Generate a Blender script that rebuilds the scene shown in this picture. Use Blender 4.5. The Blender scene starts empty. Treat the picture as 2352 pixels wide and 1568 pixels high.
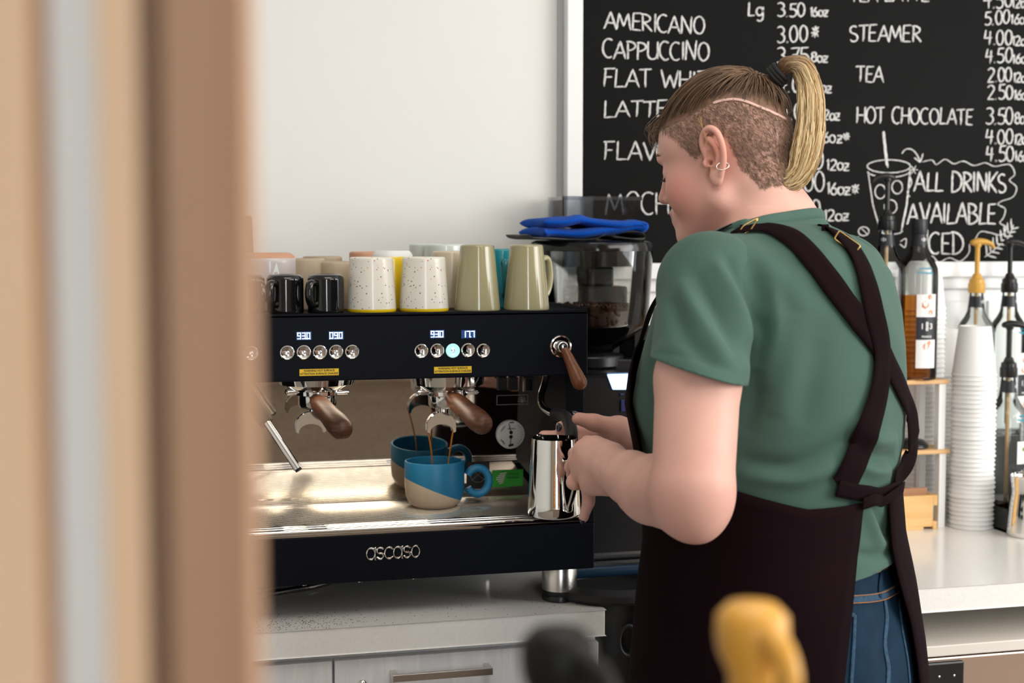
import bpy, bmesh, math, random
import numpy as np
from mathutils import Vector, Matrix
from mathutils.bvhtree import BVHTree
R = math.radians
random.seed(7); rng = np.random.default_rng(7)
SC = bpy.context.scene; COL = SC.collection
# ------------------------------------------------------------------ camera
CAM_H = 1.52; FPX = 3300.0
PITCH = math.atan((784 - 545) / FPX); YAW = R(14.3)
FWD = np.array([math.sin(YAW) * math.cos(PITCH), math.cos(YAW) * math.cos(PITCH), -math.sin(PITCH)])
RGT = np.array([math.cos(YAW), -math.sin(YAW), 0.0]); UPV = np.cross(RGT, FWD)
CPOS = np.array([0, 0, CAM_H])
cam = bpy.data.cameras.new('camera'); cam_ob = bpy.data.objects.new('camera', cam); COL.objects.link(cam_ob)
cam_ob.matrix_world = Matrix(((RGT[0], UPV[0], -FWD[0], 0), (RGT[1], UPV[1], -FWD[1], 0), (RGT[2], UPV[2], -FWD[2], CAM_H), (0, 0, 0, 1)))
cam.sensor_width = 36; cam.lens = FPX / 2352 * 36; cam.clip_start = 0.02; cam.clip_end = 60
cam.dof.use_dof = True; cam.dof.focus_distance = 2.22; cam.dof.aperture_fstop = 4.2; cam.dof.aperture_blades = 9
SC.camera = cam_ob
# ------------------------------------------------------------------ look, world, daylight and added fill
SC.view_settings.view_transform = 'Standard'; SC.view_settings.look = 'None'
SC.view_settings.exposure = -0.10; SC.view_settings.gamma = 1.0; SC.view_settings.use_curve_mapping = False
wd = bpy.data.worlds.new('world'); SC.world = wd; wd.use_nodes = True
wd.node_tree.nodes['Background'].inputs[0].default_value = (0.80, 0.86, 1.0, 1)
wd.node_tree.nodes['Background'].inputs[1].default_value = 0.10
def area_light(name, loc, target, sx, sy, power, col):
    l = bpy.data.lights.new(name, 'AREA'); l.shape = 'RECTANGLE'; l.size = sx; l.size_y = sy; l.energy = power; l.color = col
    o = bpy.data.objects.new(name, l); COL.objects.link(o); o.location = loc
    o.rotation_euler = (Vector(target) - Vector(loc)).to_track_quat('-Z', 'Y').to_euler(); return o
area_light('daylight_side', (3.75, 0.25, 1.95), (0.9, 2.2, 1.25), 2.4, 1.7, 104, (1.0, 0.965, 0.92))
area_light('daylight_back', (0.2, -2.85, 1.6), (0.6, 2.5, 1.2), .5, 2.2, 34, (1.0, 0.97, 0.93))
area_light('rear_fill_light', (2.3, -0.9, 2.78), (0.8, 1.9, 1.1), 1.4, 1.0, 28, (1.0, 0.955, 0.90))  # added fill from behind, brightens the foreground boards and the person's back
area_light('ceiling_bounce_fill', (0.6, 1.0, 2.72), (0.6, 1.0, 0.0), 1.2, 1.2, 17, (1.0, 0.95, 0.88))  # added overhead fill standing in for light bounced off the ceiling
def tri_cam(px, py): return FWD + RGT * (px - 1176) / FPX - UPV * (py - 784) / FPX
def PY(px, py, y): d = tri_cam(px, py); return CPOS + d * (y / d[1])
def PZ(px, py, z): d = tri_cam(px, py); return CPOS + d * ((z - CAM_H) / d[2])
def U(px, py, w): return CPOS + tri_cam(px, py) * w
# ------------------------------------------------------------------ materials
MATS = {}
def mat(name, col, rough=0.5, metal=0.0, noise=None, bump=None, emit=None, trans=0.0, ior=1.45, coat=0.0, sss=0.0, spec=0.5, wood=None, attr=None, sheen=0.0, aniso=0.0, alpha=1.0):
    if name in MATS: return MATS[name]
    m = bpy.data.materials.new(name); m.use_nodes = True; nt = m.node_tree; b = nt.nodes['Principled BSDF']
    I = b.inputs; c4 = (*col, 1)
    I['Base Color'].default_value = c4; I['Roughness'].default_value = rough; I['Metallic'].default_value = metal
    I['Specular IOR Level'].default_value = spec; I['IOR'].default_value = ior
    I['Transmission Weight'].default_value = trans; I['Coat Weight'].default_value = coat; I['Alpha'].default_value = alpha
    I['Anisotropic'].default_value = aniso
    if sheen: I['Sheen Weight'].default_value = sheen; I['Sheen Roughness'].default_value = 0.4
    if sss:
        I['Subsurface Weight'].default_value = sss; I['Subsurface Radius'].default_value = (1.0, 0.35, 0.2); I['Subsurface Scale'].default_value = 0.008
    if emit: I['Emission Color'].default_value = (*emit[0], 1); I['Emission Strength'].default_value = emit[1]
    tc = nt.nodes.new('ShaderNodeTexCoord'); N = nt.nodes.new; L = nt.links.new
    src = None
    if attr:
        a = N('ShaderNodeAttribute'); a.attribute_name = attr; src = a.outputs['Color']; L(src, I['Base Color'])
    if wood:   # (axis scale vector, colour 2)
        mp = N('ShaderNodeMapping'); mp.inputs['Scale'].default_value = wood[0]; L(tc.outputs['Object'], mp.inputs['Vector'])
        nz = N('ShaderNodeTexNoise'); nz.inputs['Scale'].default_value = 1.0; nz.inputs['Detail'].default_value = 6; nz.inputs['Distortion'].default_value = 1.2
        L(mp.outputs['Vector'], nz.inputs['Vector']); cr = N('ShaderNodeValToRGB'); cr.color_ramp.elements[0].position = 0.35; cr.color_ramp.elements[1].position = 0.68
        cr.color_ramp.elements[0].color = c4; cr.color_ramp.elements[1].color = (*wood[1], 1)
        L(nz.outputs['Fac'], cr.inputs['Fac']); L(cr.outputs['Color'], I['Base Color'])
    if noise:  # (scale, amount[, colour2])
        nz = N('ShaderNodeTexNoise'); nz.inputs['Scale'].default_value = noise[0]; nz.inputs['Detail'].default_value = 5; L(tc.outputs['Object'], nz.inputs['Vector'])
        mx = N('ShaderNodeMix'); mx.data_type = 'RGBA'
        mr = N('ShaderNodeMapRange'); mr.inputs[1].default_value = 0.35; mr.inputs[2].default_value = 0.7; mr.inputs[3].default_value = 0; mr.inputs[4].default_value = noise[1]
        L(nz.outputs['Fac'], mr.inputs[0]); L(mr.outputs[0], mx.inputs['Factor'])
        if src: L(src, mx.inputs[6])
        else: mx.inputs[6].default_value = c4
        c2 = noise[2] if len(noise) > 2 else tuple(x * 0.6 for x in col); mx.inputs[7].default_value = (*c2, 1)
        L(mx.outputs[2], I['Base Color'])
    if bump:   # (scale, strength, distance, stretch)
        nz = N('ShaderNodeTexNoise'); nz.inputs['Scale'].default_value = bump[0]; nz.inputs['Detail'].default_value = 3
        if len(bump) > 3:
            mp = N('ShaderNodeMapping'); mp.inputs['Scale'].default_value = bump[3]; L(tc.outputs['Object'], mp.inputs['Vector']); L(mp.outputs['Vector'], nz.inputs['Vector'])
        else: L(tc.outputs['Object'], nz.inputs['Vector'])
        bp = N('ShaderNodeBump'); bp.inputs['Strength'].default_value = bump[1]; bp.inputs['Distance'].default_value = bump[2]
        L(nz.outputs['Fac'], bp.inputs['Height']); L(bp.outputs['Normal'], I['Normal'])
    MATS[name] = m; return m
def glass(name, tint, rough=0.0, refl=1.0):
    """thin clear wall: mostly transparent with fresnel reflections"""
    if name in MATS: return MATS[name]
    m = bpy.data.materials.new(name); m.use_nodes = True; nt = m.node_tree; nt.nodes.clear(); N = nt.nodes.new; L = nt.links.new
    o = N('ShaderNodeOutputMaterial'); mx = N('ShaderNodeMixShader'); t = N('ShaderNodeBsdfTransparent'); g = N('ShaderNodeBsdfGlossy'); f = N('ShaderNodeFresnel')
    t.inputs['Color'].default_value = (*tint, 1); g.inputs['Roughness'].default_value = 0.03 + rough; f.inputs['IOR'].default_value = 1.45
    mt = N('ShaderNodeMath'); mt.operation = 'MULTIPLY'; mt.inputs[1].default_value = refl; L(f.outputs[0], mt.inputs[0])
    L(mt.outputs[0], mx.inputs['Fac']); L(t.outputs[0], mx.inputs[1]); L(g.outputs[0], mx.inputs[2]); L(mx.outputs[0], o.inputs['Surface'])
    MATS[name] = m; return m
M_wall = mat('wall_paint', (0.79, 0.785, 0.755), 0.7, bump=(60, 0.08, 0.002), noise=(2.5, 0.12, (0.74, 0.74, 0.71)))
M_white = mat('white_gloss_paint', (0.86, 0.87, 0.87), 0.35)
M_top = mat('worktop_laminate', (0.87, 0.85, 0.82), 0.16, noise=(180, 0.25, (0.70, 0.68, 0.63)))
M_cab = mat('cabinet_laminate', (0.70, 0.70, 0.72), 0.45, wood=((60, 60, 4), (0.80, 0.80, 0.81)))
M_black = mat('black_matt_steel', (0.003, 0.004, 0.0075), 0.5, spec=0.13, bump=(900, 0.05, 0.0005))
M_blackp = mat('black_plastic', (0.008, 0.008, 0.009), 0.3)
M_rubber = mat('black_rubber', (0.010, 0.010, 0.011), 0.55)
M_chrome = mat('chrome', (0.86, 0.85, 0.83), 0.06, 1.0)
M_steel = mat('brushed_steel', (0.66, 0.63, 0.59), 0.24, 1.0, bump=(40, 0.15, 0.0006, (1, 1, 40)))
M_mirror = mat('mirror_steel', (0.78, 0.74, 0.70), 0.035, 1.0, noise=(90, 0.35, (0.55, 0.50, 0.46)))
M_walnut = mat('walnut_wood', (0.050, 0.016, 0.007), 0.46, wood=((22, 22, 160), (0.125, 0.046, 0.02)))
M_walnut2 = mat('oiled_walnut', (0.13, 0.038, 0.012), 0.35, wood=((160, 160, 16), (0.23, 0.080, 0.026)))
M_beans = mat('roasted_beans', (0.055, 0.022, 0.010), 0.4)
M_chalk = mat('chalk_marker', (0.80, 0.80, 0.78), 0.9, noise=(160, 0.75, (0.32, 0.32, 0.32)))
M_board = mat('chalkboard_paint', (0.004, 0.004, 0.0042), 0.6, spec=0.10, noise=(5, 0.3, (0.007, 0.007, 0.0073)))
M_paper = mat('white_paper', (0.86, 0.86, 0.85), 0.6)
M_yellow = mat('yellow_sticker', (0.90, 0.58, 0.02), 0.45)
M_ink = mat('black_ink', (0.01, 0.01, 0.01), 0.5)
M_led = mat('lit_digits', (0.9, 0.95, 1), 0.5, emit=((0.72, 0.86, 1.0), 4.5))
M_gold = mat('gold_plastic', (0.62, 0.34, 0.06), 0.38)
M_amber = mat('amber_plastic', (0.72, 0.36, 0.05), 0.35)
# ------------------------------------------------------------------ mesh helpers
def join(gs):
    V, F, n = [], [], 0
    for v, f in gs:
        V += [tuple(p) for p in v]; F += [tuple(i + n for i in q) for q in f]; n += len(v)
    return V, F
def mk(name, geo, m, parent=None, smooth=True, bevel=0, seg=2, loc=None, angle=40):
    if isinstance(geo, list): geo = join(geo)
    me = bpy.data.meshes.new(name); me.from_pydata([tuple(map(float, p)) for p in geo[0]], [], [tuple(map(int, q)) for q in geo[1]]); me.update()
    ms = m if isinstance(m, (list, tuple)) else [m]
    for x in ms: me.materials.append(x)
    if bevel == 0:
        bm = bmesh.new(); bm.from_mesh(me); bmesh.ops.recalc_face_normals(bm, faces=bm.faces); bm.to_mesh(me); bm.free()
    if smooth:
        me.polygons.foreach_set('use_smooth', [True] * len(me.polygons)); me.set_sharp_from_angle(angle=R(angle))
    o = bpy.data.objects.new(name, me); COL.objects.link(o)
    if loc is not None: o.location = loc
    if parent is not None: o.parent = parent
    if bevel:
        md = o.modifiers.new('bevel', 'BEVEL'); md.width = bevel; md.segments = seg; md.limit_method = 'ANGLE'; md.angle_limit = R(35)
    return o
def box(x0, x1, y0, y1, z0, z1):
    v = [(x0, y0, z0), (x1, y0, z0), (x1, y1, z0), (x0, y1, z0), (x0, y0, z1), (x1, y0, z1), (x1, y1, z1), (x0, y1, z1)]
    return v, [(3, 2, 1, 0), (4, 5, 6, 7), (0, 1, 5, 4), (1, 2, 6, 5), (2, 3, 7, 6), (3, 0, 4, 7)]
def prism(poly, h0, h1, axis='z'):
    n = len(poly); v = []
    for h in (h0, h1):
        for a, b in poly: v.append((a, b, h) if axis == 'z' else (a, h, b) if axis == 'y' else (h, a, b))
    f = [tuple(range(n)), tuple(range(2 * n - 1, n - 1, -1))] + [(i, (i + 1) % n, n + (i + 1) % n, n + i) for i in range(n)]
    return v, f
def lathe(prof, n=48, cx=0, cy=0, cz=0, sx=1, sy=1):
    v, f = [], []; k = len(prof)
    for r, z in prof:
        for i in range(n):
            a = 2 * math.pi * i / n; v.append((cx + r * math.cos(a) * sx, cy + r * math.sin(a) * sy, cz + z))
    for j in range(k - 1):
        for i in range(n):
            i2 = (i + 1) % n; f.append((j * n + i, j * n + i2, (j + 1) * n + i2, (j + 1) * n + i))
    if prof[0][0] > 1e-6: f.append(tuple(range(n - 1, -1, -1)))
    if prof[-1][0] > 1e-6: f.append(tuple((k - 1) * n + i for i in range(n)))
    return v, f
def lathe_open(prof, n=48, **k):
    v, f = lathe(prof, n, **k); f = [q for q in f if len(q) == 4]; return v, f
def rot_geo(g, mtx): return [tuple(mtx @ Vector(p)) for p in g[0]], g[1]
def shift(g, d): return [(p[0] + d[0], p[1] + d[1], p[2] + d[2]) for p in g[0]], g[1]
def spline(pts, n=8, closed=False):
    P = [np.array(p, float) for p in pts]; out = []; m = len(P); last = m if closed else m - 1
    for i in range(last):
        if closed: p0, p1, p2, p3 = P[(i - 1) % m], P[i], P[(i + 1) % m], P[(i + 2) % m]
        else: p0, p1, p2, p3 = P[max(i - 1, 0)], P[i], P[i + 1], P[min(i + 2, m - 1)]
        for k in range(n):
            t = k / n; out.append(0.5 * ((2 * p1) + (-p0 + p2) * t + (2 * p0 - 5 * p1 + 4 * p2 - p3) * t * t + (-p0 + 3 * p1 - 3 * p2 + p3) * t ** 3))
    if not closed: out.append(P[-1])
    return out
def tube(path, r, n=12, closed=False, caps=True, flat=(1, 1), ref=None, rnd=0):
    P = [np.array(p, float) for p in path]; m = len(P)
    rr = [r] * m if np.isscalar(r) else list(np.interp(np.linspace(0, 1, m), np.linspace(0, 1, len(r)), r))
    if rnd:   # rounded ends
        T0 = P[1] - P[0]; T0 /= np.linalg.norm(T0); T1 = P[-1] - P[-2]; T1 /= np.linalg.norm(T1); a, b = rr[0], rr[-1]
        s = [(math.cos(t), math.sin(t)) for t in np.linspace(math.pi / 2 * .97, 0, 6)[:-1]]
        if rnd & 1: P = [P[0] - T0 * a * y for x, y in s] + P; rr = [a * x for x, y in s] + rr
        if rnd & 2: P = P + [P[-1] + T1 * b * y for x, y in s[::-1]]; rr = rr + [b * x for x, y in s[::-1]]
        m = len(P)
    v, f = [], []; N = None
    for i in range(m):
        t = (P[(i + 1) % m] - P[i - 1]) if closed else (P[min(i + 1, m - 1)] - P[max(i - 1, 0)])
        t = t / (np.linalg.norm(t) + 1e-12)
        if N is None:
            a = np.array(ref if ref is not None else ((0, 0, 1) if abs(t[2]) < .9 else (1, 0, 0)), float)
        else: a = N
        N = a - t * (a @ t); N /= (np.linalg.norm(N) + 1e-12); B = np.cross(t, N)
        for k in range(n):
            an = 2 * math.pi * k / n; v.append(P[i] + (N * math.cos(an) * flat[0] + B * math.sin(an) * flat[1]) * rr[i])
    for i in range(m if closed else m - 1):
        j = (i + 1) % m
        for k in range(n):
            k2 = (k + 1) % n; f.append((i * n + k, i * n + k2, j * n + k2, j * n + k))
    if caps and not closed: f.append(tuple(range(n - 1, -1, -1))); f.append(tuple((m - 1) * n + k for k in range(n)))
    return v, f
def frame_m(o, xd, zd):
    """matrix with origin o, local z along zd, local x near xd"""
    z = Vector(zd).normalized(); x = Vector(xd); x = (x - z * x.dot(z)).normalized(); y = z.cross(x)
    return Matrix(((x[0], y[0], z[0], o[0]), (x[1], y[1], z[1], o[1]), (x[2], y[2], z[2], o[2]), (0, 0, 0, 1)))
def text_geo(s, size, ext=0.0004, align='CENTER', sx=1.0, bold=0.0):
    c = bpy.data.curves.new('t', 'FONT'); c.body = s; c.size = size; c.extrude = ext; c.align_x = align; c.align_y = 'CENTER'; c.resolution_u = 3; c.offset = bold
    o = bpy.data.objects.new('t', c); COL.objects.link(o); dg = bpy.context.evaluated_depsgraph_get()
    me = o.evaluated_get(dg).to_mesh(); v = [(p.co[0] * sx, p.co[1], p.co[2]) for p in me.vertices]; f = [tuple(q.vertices) for q in me.polygons]
    o.evaluated_get(dg).to_mesh_clear(); bpy.data.objects.remove(o); bpy.data.curves.remove(c); return v, f
def to_front(g, x, y, z, tilt=0.0):   # text plane (x right, y up) onto a surface that faces -Y
    ct, st = math.cos(tilt), math.sin(tilt)
    return [(x + p[0], y - p[2] * ct + p[1] * st, z + p[1] * ct + p[2] * st) for p in g[0]], g[1]
def empty(name, loc, label, cat, group=None, rz=0.0):
    o = bpy.data.objects.new(name, None); COL.objects.link(o); o.location = [float(c) for c in loc]; o.rotation_euler = (0, 0, rz); o.empty_display_size = 0.05
    return tag(o, label, cat, group)
def tag(o, label, cat, group=None, kind=None):
    o['label'] = label; o['category'] = cat
    if group: o['group'] = group
    if kind: o['kind'] = kind
    return o
def struct(name, geo, m, **k): o = mk(name, geo, m, **k); o['kind'] = 'structure'; return o
def dup(root, loc, rz, label, group=None):
    r = root.copy(); COL.objects.link(r); r.location = [float(c) for c in loc]; r.rotation_euler = (0, 0, rz); r['label'] = label
    if group: r['group'] = group
    for ch in list(root.children):
        c = ch.copy(); COL.objects.link(c); c.parent = r
        for g in ch.children: d = g.copy(); COL.objects.link(d); d.parent = c
    return r
# ------------------------------------------------------------------ the room
CT = 0.90; FY = 2.249; WY = 2.93
struct('floor', box(-2.6, 4.0, -3.0, WY, -0.05, 0), mat('floor_tile', (0.30, 0.26, 0.22), 0.45, noise=(6, 0.4)), smooth=False)
struct('wall_back', box(-2.6, 4.0, WY, WY + 0.1, 0, 2.9), M_wall, smooth=False)
struct('wall_left', box(-2.7, -2.6, -3.0, WY + 0.1, 0, 2.9), M_wall, smooth=False)
M_rear = mat('rear_wall_paint', (0.50, 0.41, 0.33), 0.8)
struct('wall_front', [box(-2.6, -0.15, -3.1, -3.0, 0, 2.9), box(.50, 4.0, -3.1, -3.0, 0, 2.9), box(-0.15, .50, -3.1, -3.0, 2.55, 2.9), box(-0.15, .50, -3.1, -3.0, 0, 0.35)], M_rear, smooth=False)
struct('wall_right', [box(4.0, 4.1, -3.1, -1.0, 0, 2.9), box(4.0, 4.1, 1.7, WY + 0.1, 0, 2.9), box(4.0, 4.1, -1.0, 1.7, 2.65, 2.9), box(4.0, 4.1, -1.0, 1.7, 0, 0.8)], M_wall, smooth=False)
struct('ceiling', box(-2.7, 4.1, -3.1, WY + 0.1, 2.9, 3.0), mat('ceiling_paint', (0.8, 0.79, 0.76), 0.8), smooth=False)
M_sky = mat('bright_daylight', (0.5, 0.7, 1), 0.5, emit=((0.36, 0.66, 1.0), 5.0))
M_sky2 = mat('bright_side_daylight', (0.9, 0.95, 1), 0.5, emit=((0.95, 0.97, 1.0), 2.6))
w1 = struct('window_1', [box(-0.05, 0.20, -3.09, -3.08, 0.35, 2.55), box(0.25, 0.45, -3.09, -3.08, 0.35, 2.55)], M_sky, smooth=False)
mk('window_frame', [box(-0.15, -0.05, -3.06, -3.0, 0.35, 2.55), box(0.20, 0.25, -3.07, -3.0, 0.35, 2.55), box(0.45, .50, -3.06, -3.0, 0.35, 2.55)], M_blackp, w1, smooth=False)
w2 = struct('window_2', box(4.08, 4.09, -1.0, 1.7, 0.8, 2.65), M_sky2, smooth=False)
mk('window_frame', [box(4.0, 4.06, -1.0, 1.7, 0.8, 0.86), box(4.0, 4.06, -1.0, 1.7, 2.59, 2.65), box(4.0, 4.06, 0.32, 0.38, 0.86, 2.59)], M_white, w2, smooth=False)
# board and batten panelling under the chalkboard
zr = PY(1490, 640, WY)[2]
struct('trim_1', box(0.93, 4.0, WY - 0.018, WY, zr - 0.028, zr + 0.004), M_white, smooth=False, bevel=0.003)
xs = np.arange(0.95, 3.6, 0.115)
pan = [box(0.93, 4.0, WY - 0.006, WY, 0.9, zr - 0.028)]
pan += [box(x, x + 0.098, WY - 0.012, WY - 0.006, 0.9, zr - 0.055) for x in xs]
struct('wall_panelling', pan, M_white, smooth=False, bevel=0.003)
# ------------------------------------------------------------------ worktop, cabinets
wt = mk('worktop', prism([(-1.2, FY), (0.734, FY), (0.734, 2.50), (1.02, 2.50), (1.02, FY), (3.2, FY), (3.2, WY - 0.02), (-1.2, WY - 0.02)], 0.856, CT), M_top, smooth=False, bevel=0.002)
tag(wt, 'long white laminate worktop with a thick square front edge, carrying the coffee machine and cups', 'counter')
cb = empty('base_cabinet', (0.285, 2.262, 0), 'pale grey wood-grain base cabinet under the worktop below the espresso machine', 'cabinet')
mk('body', shift(box(-1.2, 0.727, 2.283, WY - 0.03, 0.08, 0.856), (-.285, -2.262, 0)), M_cab, cb, smooth=False)
def front(name, x0, x1, z0, z1): return mk(name, shift(box(x0, x1, 2.263, 2.283, z0, z1), (-.285, -2.262, 0)), M_cab, cb, smooth=False, bevel=0.0015)
dr = front('drawer', 0.283, 0.727, 0.62, 0.842); d2 = front('drawer', 0.283, 0.727, 0.10, 0.616); d3 = front('door', -0.30, 0.279, 0.10, 0.842); front('door', -1.19, -0.304, 0.10, 0.842)
hz = PY(1015, 1547, 2.24)[2]
for z_, d_ in ((hz, dr), (0.55, d2)):
    h = [box(0.372, 0.537, 2.232, 2.240, z_ - 0.006, z_ + 0.006), box(0.372, 0.382, 2.240, 2.263, z_ - 0.006, z_ + 0.006), box(0.527, 0.537, 2.240, 2.263, z_ - 0.006, z_ + 0.006)]
    mk('handle', shift(join(h), (-.285, -2.262, 0)), M_steel, d_, smooth=False, bevel=0.001)
lk = PY(833, 1572, 2.262); mk('lock', shift(rot_geo(lathe([(0, .006), (.006, .006), (.0085, .004), (.0095, 0)], 24), Matrix.Rotation(R(90), 4, 'X')), (lk[0] - .285, 0.001, lk[2])), M_chrome, dr)
# right hand units: open shelf recess and an undercounter ice machine
us = empty('undercounter_shelf', (1.75, 2.28, 0), 'pale open shelf board in the recess beneath the right part of the worktop', 'shelf')
mk('shelf_board', shift(box(1.02, 2.7, 2.256, WY - 0.04, 0.772, 0.792), (-1.75, -2.28, 0)), mat('shelf_cream', (0.72, 0.68, 0.62), 0.45), us, smooth=False, bevel=0.002)
mk('side_panel', shift(box(1.02, 1.04, 2.30, WY - 0.04, 0.08, 0.772), (-1.75, -2.28, 0)), M_cab, us, smooth=False)
mk('back_panel', shift(box(1.02, 2.7, WY - 0.055, WY - 0.04, 0.792, 0.856), (-1.75, -2.28, 0)), M_cab, us, smooth=False)
im = empty('undercounter_fridge', (1.75, 2.27, 0), 'stainless steel undercounter appliance with a black control panel, right of the person', 'appliance')
mk('body', shift(box(1.05, 2.45, 2.262, 2.8, 0.0, 0.768), (-1.75, -2.27, 0)), mat('fridge_steel', (0.62, 0.47, 0.39), 0.30, 1.0), im, smooth=False, bevel=0.003)
cpn = mk('control_panel', shift(box(1.20, 1.413, 2.252, 2.264, 0.60, 0.763), (-1.75, -2.27, 0)), M_blackp, im, smooth=False, bevel=0.004)
mk('display', [shift(box(*b), (-1.75, -2.27, 0)) for b in ((1.331, 1.337, 2.2505, 2.252, .742, .744), (1.336, 1.338, 2.2505, 2.252, .729, .744), (1.331, 1.337, 2.2505, 2.252, .736, .738))], mat('blue_led', (.1, .1, 1), .5, emit=((0.12, 0.12, 1.0), 14)), cpn, smooth=False)
for x in (1.362, 1.392): mk('indicator', shift(rot_geo(lathe([(0, .002), (.0022, .001), (.0025, 0)], 12), Matrix.Rotation(R(90), 4, 'X')), (x - 1.75, 2.252 - 2.27, .737)), M_steel, cpn)
# ------------------------------------------------------------------ chalkboard
BY = WY - 0.024
cbx0 = PY(1335, 300, BY)[0]; cbz0 = PY(1490, 604, BY)[2]; cbx1 = 2.35; cbz1 = 2.35; fw_ = 0.034
bd = empty('chalkboard_menu', (1.5, WY, 1.8), 'large black chalkboard menu with white hand lettering and a white frame on the wall', 'menu board')
def bsh(g): return shift(join(g) if isinstance(g, list) else g, (-1.5, -WY, -1.8))
mk('board', bsh(box(cbx0 - .002, cbx1 + .002, BY, WY - 0.001, cbz0 - .002, cbz1 + .002)), M_board, bd, smooth=False)
mk('frame', bsh([box(cbx0 - fw_, cbx0, BY - .012, WY - .001, cbz0 - fw_, cbz1 + fw_), box(cbx1, cbx1 + fw_, BY - .012, WY - .001, cbz0 - fw_, cbz1 + fw_), box(cbx0, cbx1, BY - .012, WY - .001, cbz0 - fw_, cbz0), box(cbx0, cbx1, BY - .012, WY - .001, cbz1, cbz1 + fw_)]), M_white, bd, smooth=False, bevel=0.002)
struct('shadow_gap_strip', box(cbx0 - fw_ - .012, cbx0 - fw_ - .004, WY - .006, WY, CT, 2.9), mat('shadow_gap_grey', (0.42, 0.43, 0.43), 0.5), smooth=False)  # grey strip painted in for the shadow gap beside the frame
def arc(cx, cy, rx, ry, a0, a1, n=14): return [(cx + rx * math.cos(R(a)), cy + ry * math.sin(R(a))) for a in np.linspace(a0, a1, n)]
O_ = arc(.33, .5, .31, .5, 80, 445, 22)
GL = {  # glyph: advance, strokes
 'A': (.74, [[(.0, 0), (.36, 1), (.70, 0)], [(.12, .36), (.60, .36)]]), 'B': (.66, [[(.06, 0), (.06, 1)], [(.0, .98)] + arc(.1, .76, .40, .23, 90, -90) + arc(.1, .27, .50, .27, 90, -90) + [(.0, .0)]]),
 'C': (.64, [arc(.36, .5, .34, .5, 55, 305, 18)]), 'D': (.70, [[(.08, 0), (.08, 1)], [(.0, 1)] + arc(.1, .5, .54, .5, 85, -85, 16) + [(.0, .0)]]),
 'E': (.58, [[(.52, 1), (.08, .98), (.06, .5), (.06, .02), (.52, 0)], [(.06, .52), (.44, .52)]]), 'F': (.58, [[(.54, 1), (.0, .97)], [(.1, .98), (.06, 0)], [(.08, .52), (.42, .54)]]),
 'H': (.72, [[(.08, 1), (.06, 0)], [(.62, 1), (.60, 0)], [(.06, .5), (.62, .5)]]), 'I': (.24, [[(.1, 1), (.1, 0)]]), 'K': (.64, [[(.08, 1), (.06, 0)], [(.54, 1), (.08, .45), (.58, 0)]]),
 'L': (.56, [[(.10, 1), (.05, .02), (.52, .04)]]), 'M': (.86, [[(.0, 0), (.14, 1), (.40, .25), (.66, 1), (.80, 0)]]), 'N': (.74, [[(.05, 0), (.08, 1), (.58, .02), (.64, 1)]]),
 'O': (.70, [O_]), 'P': (.60, [[(.08, 0), (.08, 1)], [(.0, .97)] + arc(.1, .74, .42, .25, 90, -90) + [(.06, .49)]]), 'R': (.66, [[(.08, 0), (.08, 1)], [(.0, .97)] + arc(.1, .75, .42, .24, 90, -90) + [(.06, .51)], [(.16, .5), (.60, 0)]]),
 'S': (.58, [arc(.30, .75, .24, .24, 45, 250, 10) + arc(.27, .25, .26, .25, 80, -150, 10)]), 'T': (.62, [[(.0, .96), (.60, 1)], [(.31, .97), (.28, 0)]]), 'U': (.72, [[(.06, 1)] + arc(.34, .3, .28, .3, 180, 330, 10) + [(.62, .5)], [(.62, 1), (.64, 0)]]),
 'V': (.66, [[(.0, 1), (.32, 0), (.62, 1)]]), 'W': (.92, [[(.0, 1), (.22, 0), (.45, .7), (.66, 0), (.88, 1)]]), 'Z': (.6, [[(.05, 1), (.5, 1), (.05, 0), (.55, 0)]]),
 '0': (.62, [arc(.29, .5, .25, .5, 85, 445, 20)]), '1': (.28, [[(.02, .8), (.14, 1), (.14, 0)]]), '2': (.60, [arc(.27, .74, .24, .25, 160, -20, 10) + [(.05, .02), (.55, .02)]]),
 '3': (.58, [[(.04, .92)] + arc(.24, .76, .24, .23, 100, -80, 9) + arc(.24, .27, .28, .27, 80, -140, 10)]), '4': (.62, [[(.12, 1), (.02, .45), (.56, .48)], [(.40, .9), (.36, 0)]]),
 '5': (.58, [[(.52, 1), (.12, .98), (.08, .58)] + arc(.25, .3, .28, .3, 110, -140, 12)]), '6': (.58, [[(.42, 1)] + arc(.27, .28, .24, .28, 160, 500, 16)]), '7': (.56, [[(.0, .96), (.52, 1), (.2, 0)], [(.12, .52), (.44, .54)]]),
 '8': (.58, [arc(.28, .76, .20, .23, -80, 280, 14), arc(.28, .26, .25, .27, 90, 450, 14)]), '.': (.26, [[(.08, .0), (.11, .03), (.08, .06)]]),
 'g': (.62, [arc(.28, .35, .24, .3, 60, 420, 16), [(.52, .68), (.52, -.1)] + arc(.3, -.15, .22, .22, 0, -150, 8)]), 'o': (.60, [arc(.28, .33, .25, .33, 85, 445, 16)]), 'z': (.58, [[(.05, .66), (.5, .64), (.04, .02), (.52, .02)], [(.12, .34), (.42, .34)]]),
 '*': (.7, [[(.1, .5), (.6, .6)], [(.35, .95), (.33, .15)], [(.12, .85), (.58, .25)], [(.55, .9), (.15, .25)]]), ' ': (.45, []),
 'a': (.62, [arc(.28, .33, .26, .33, 40, 400, 18), [(.55, .66), (.55, .0)]]), 'c': (.56, [arc(.30, .33, .27, .33, 50, 310, 14)]), 's': (.50, [arc(.24, .49, .19, .17, 40, 250, 8) + arc(.24, .17, .20, .17, 80, -150, 8)])}
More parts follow.
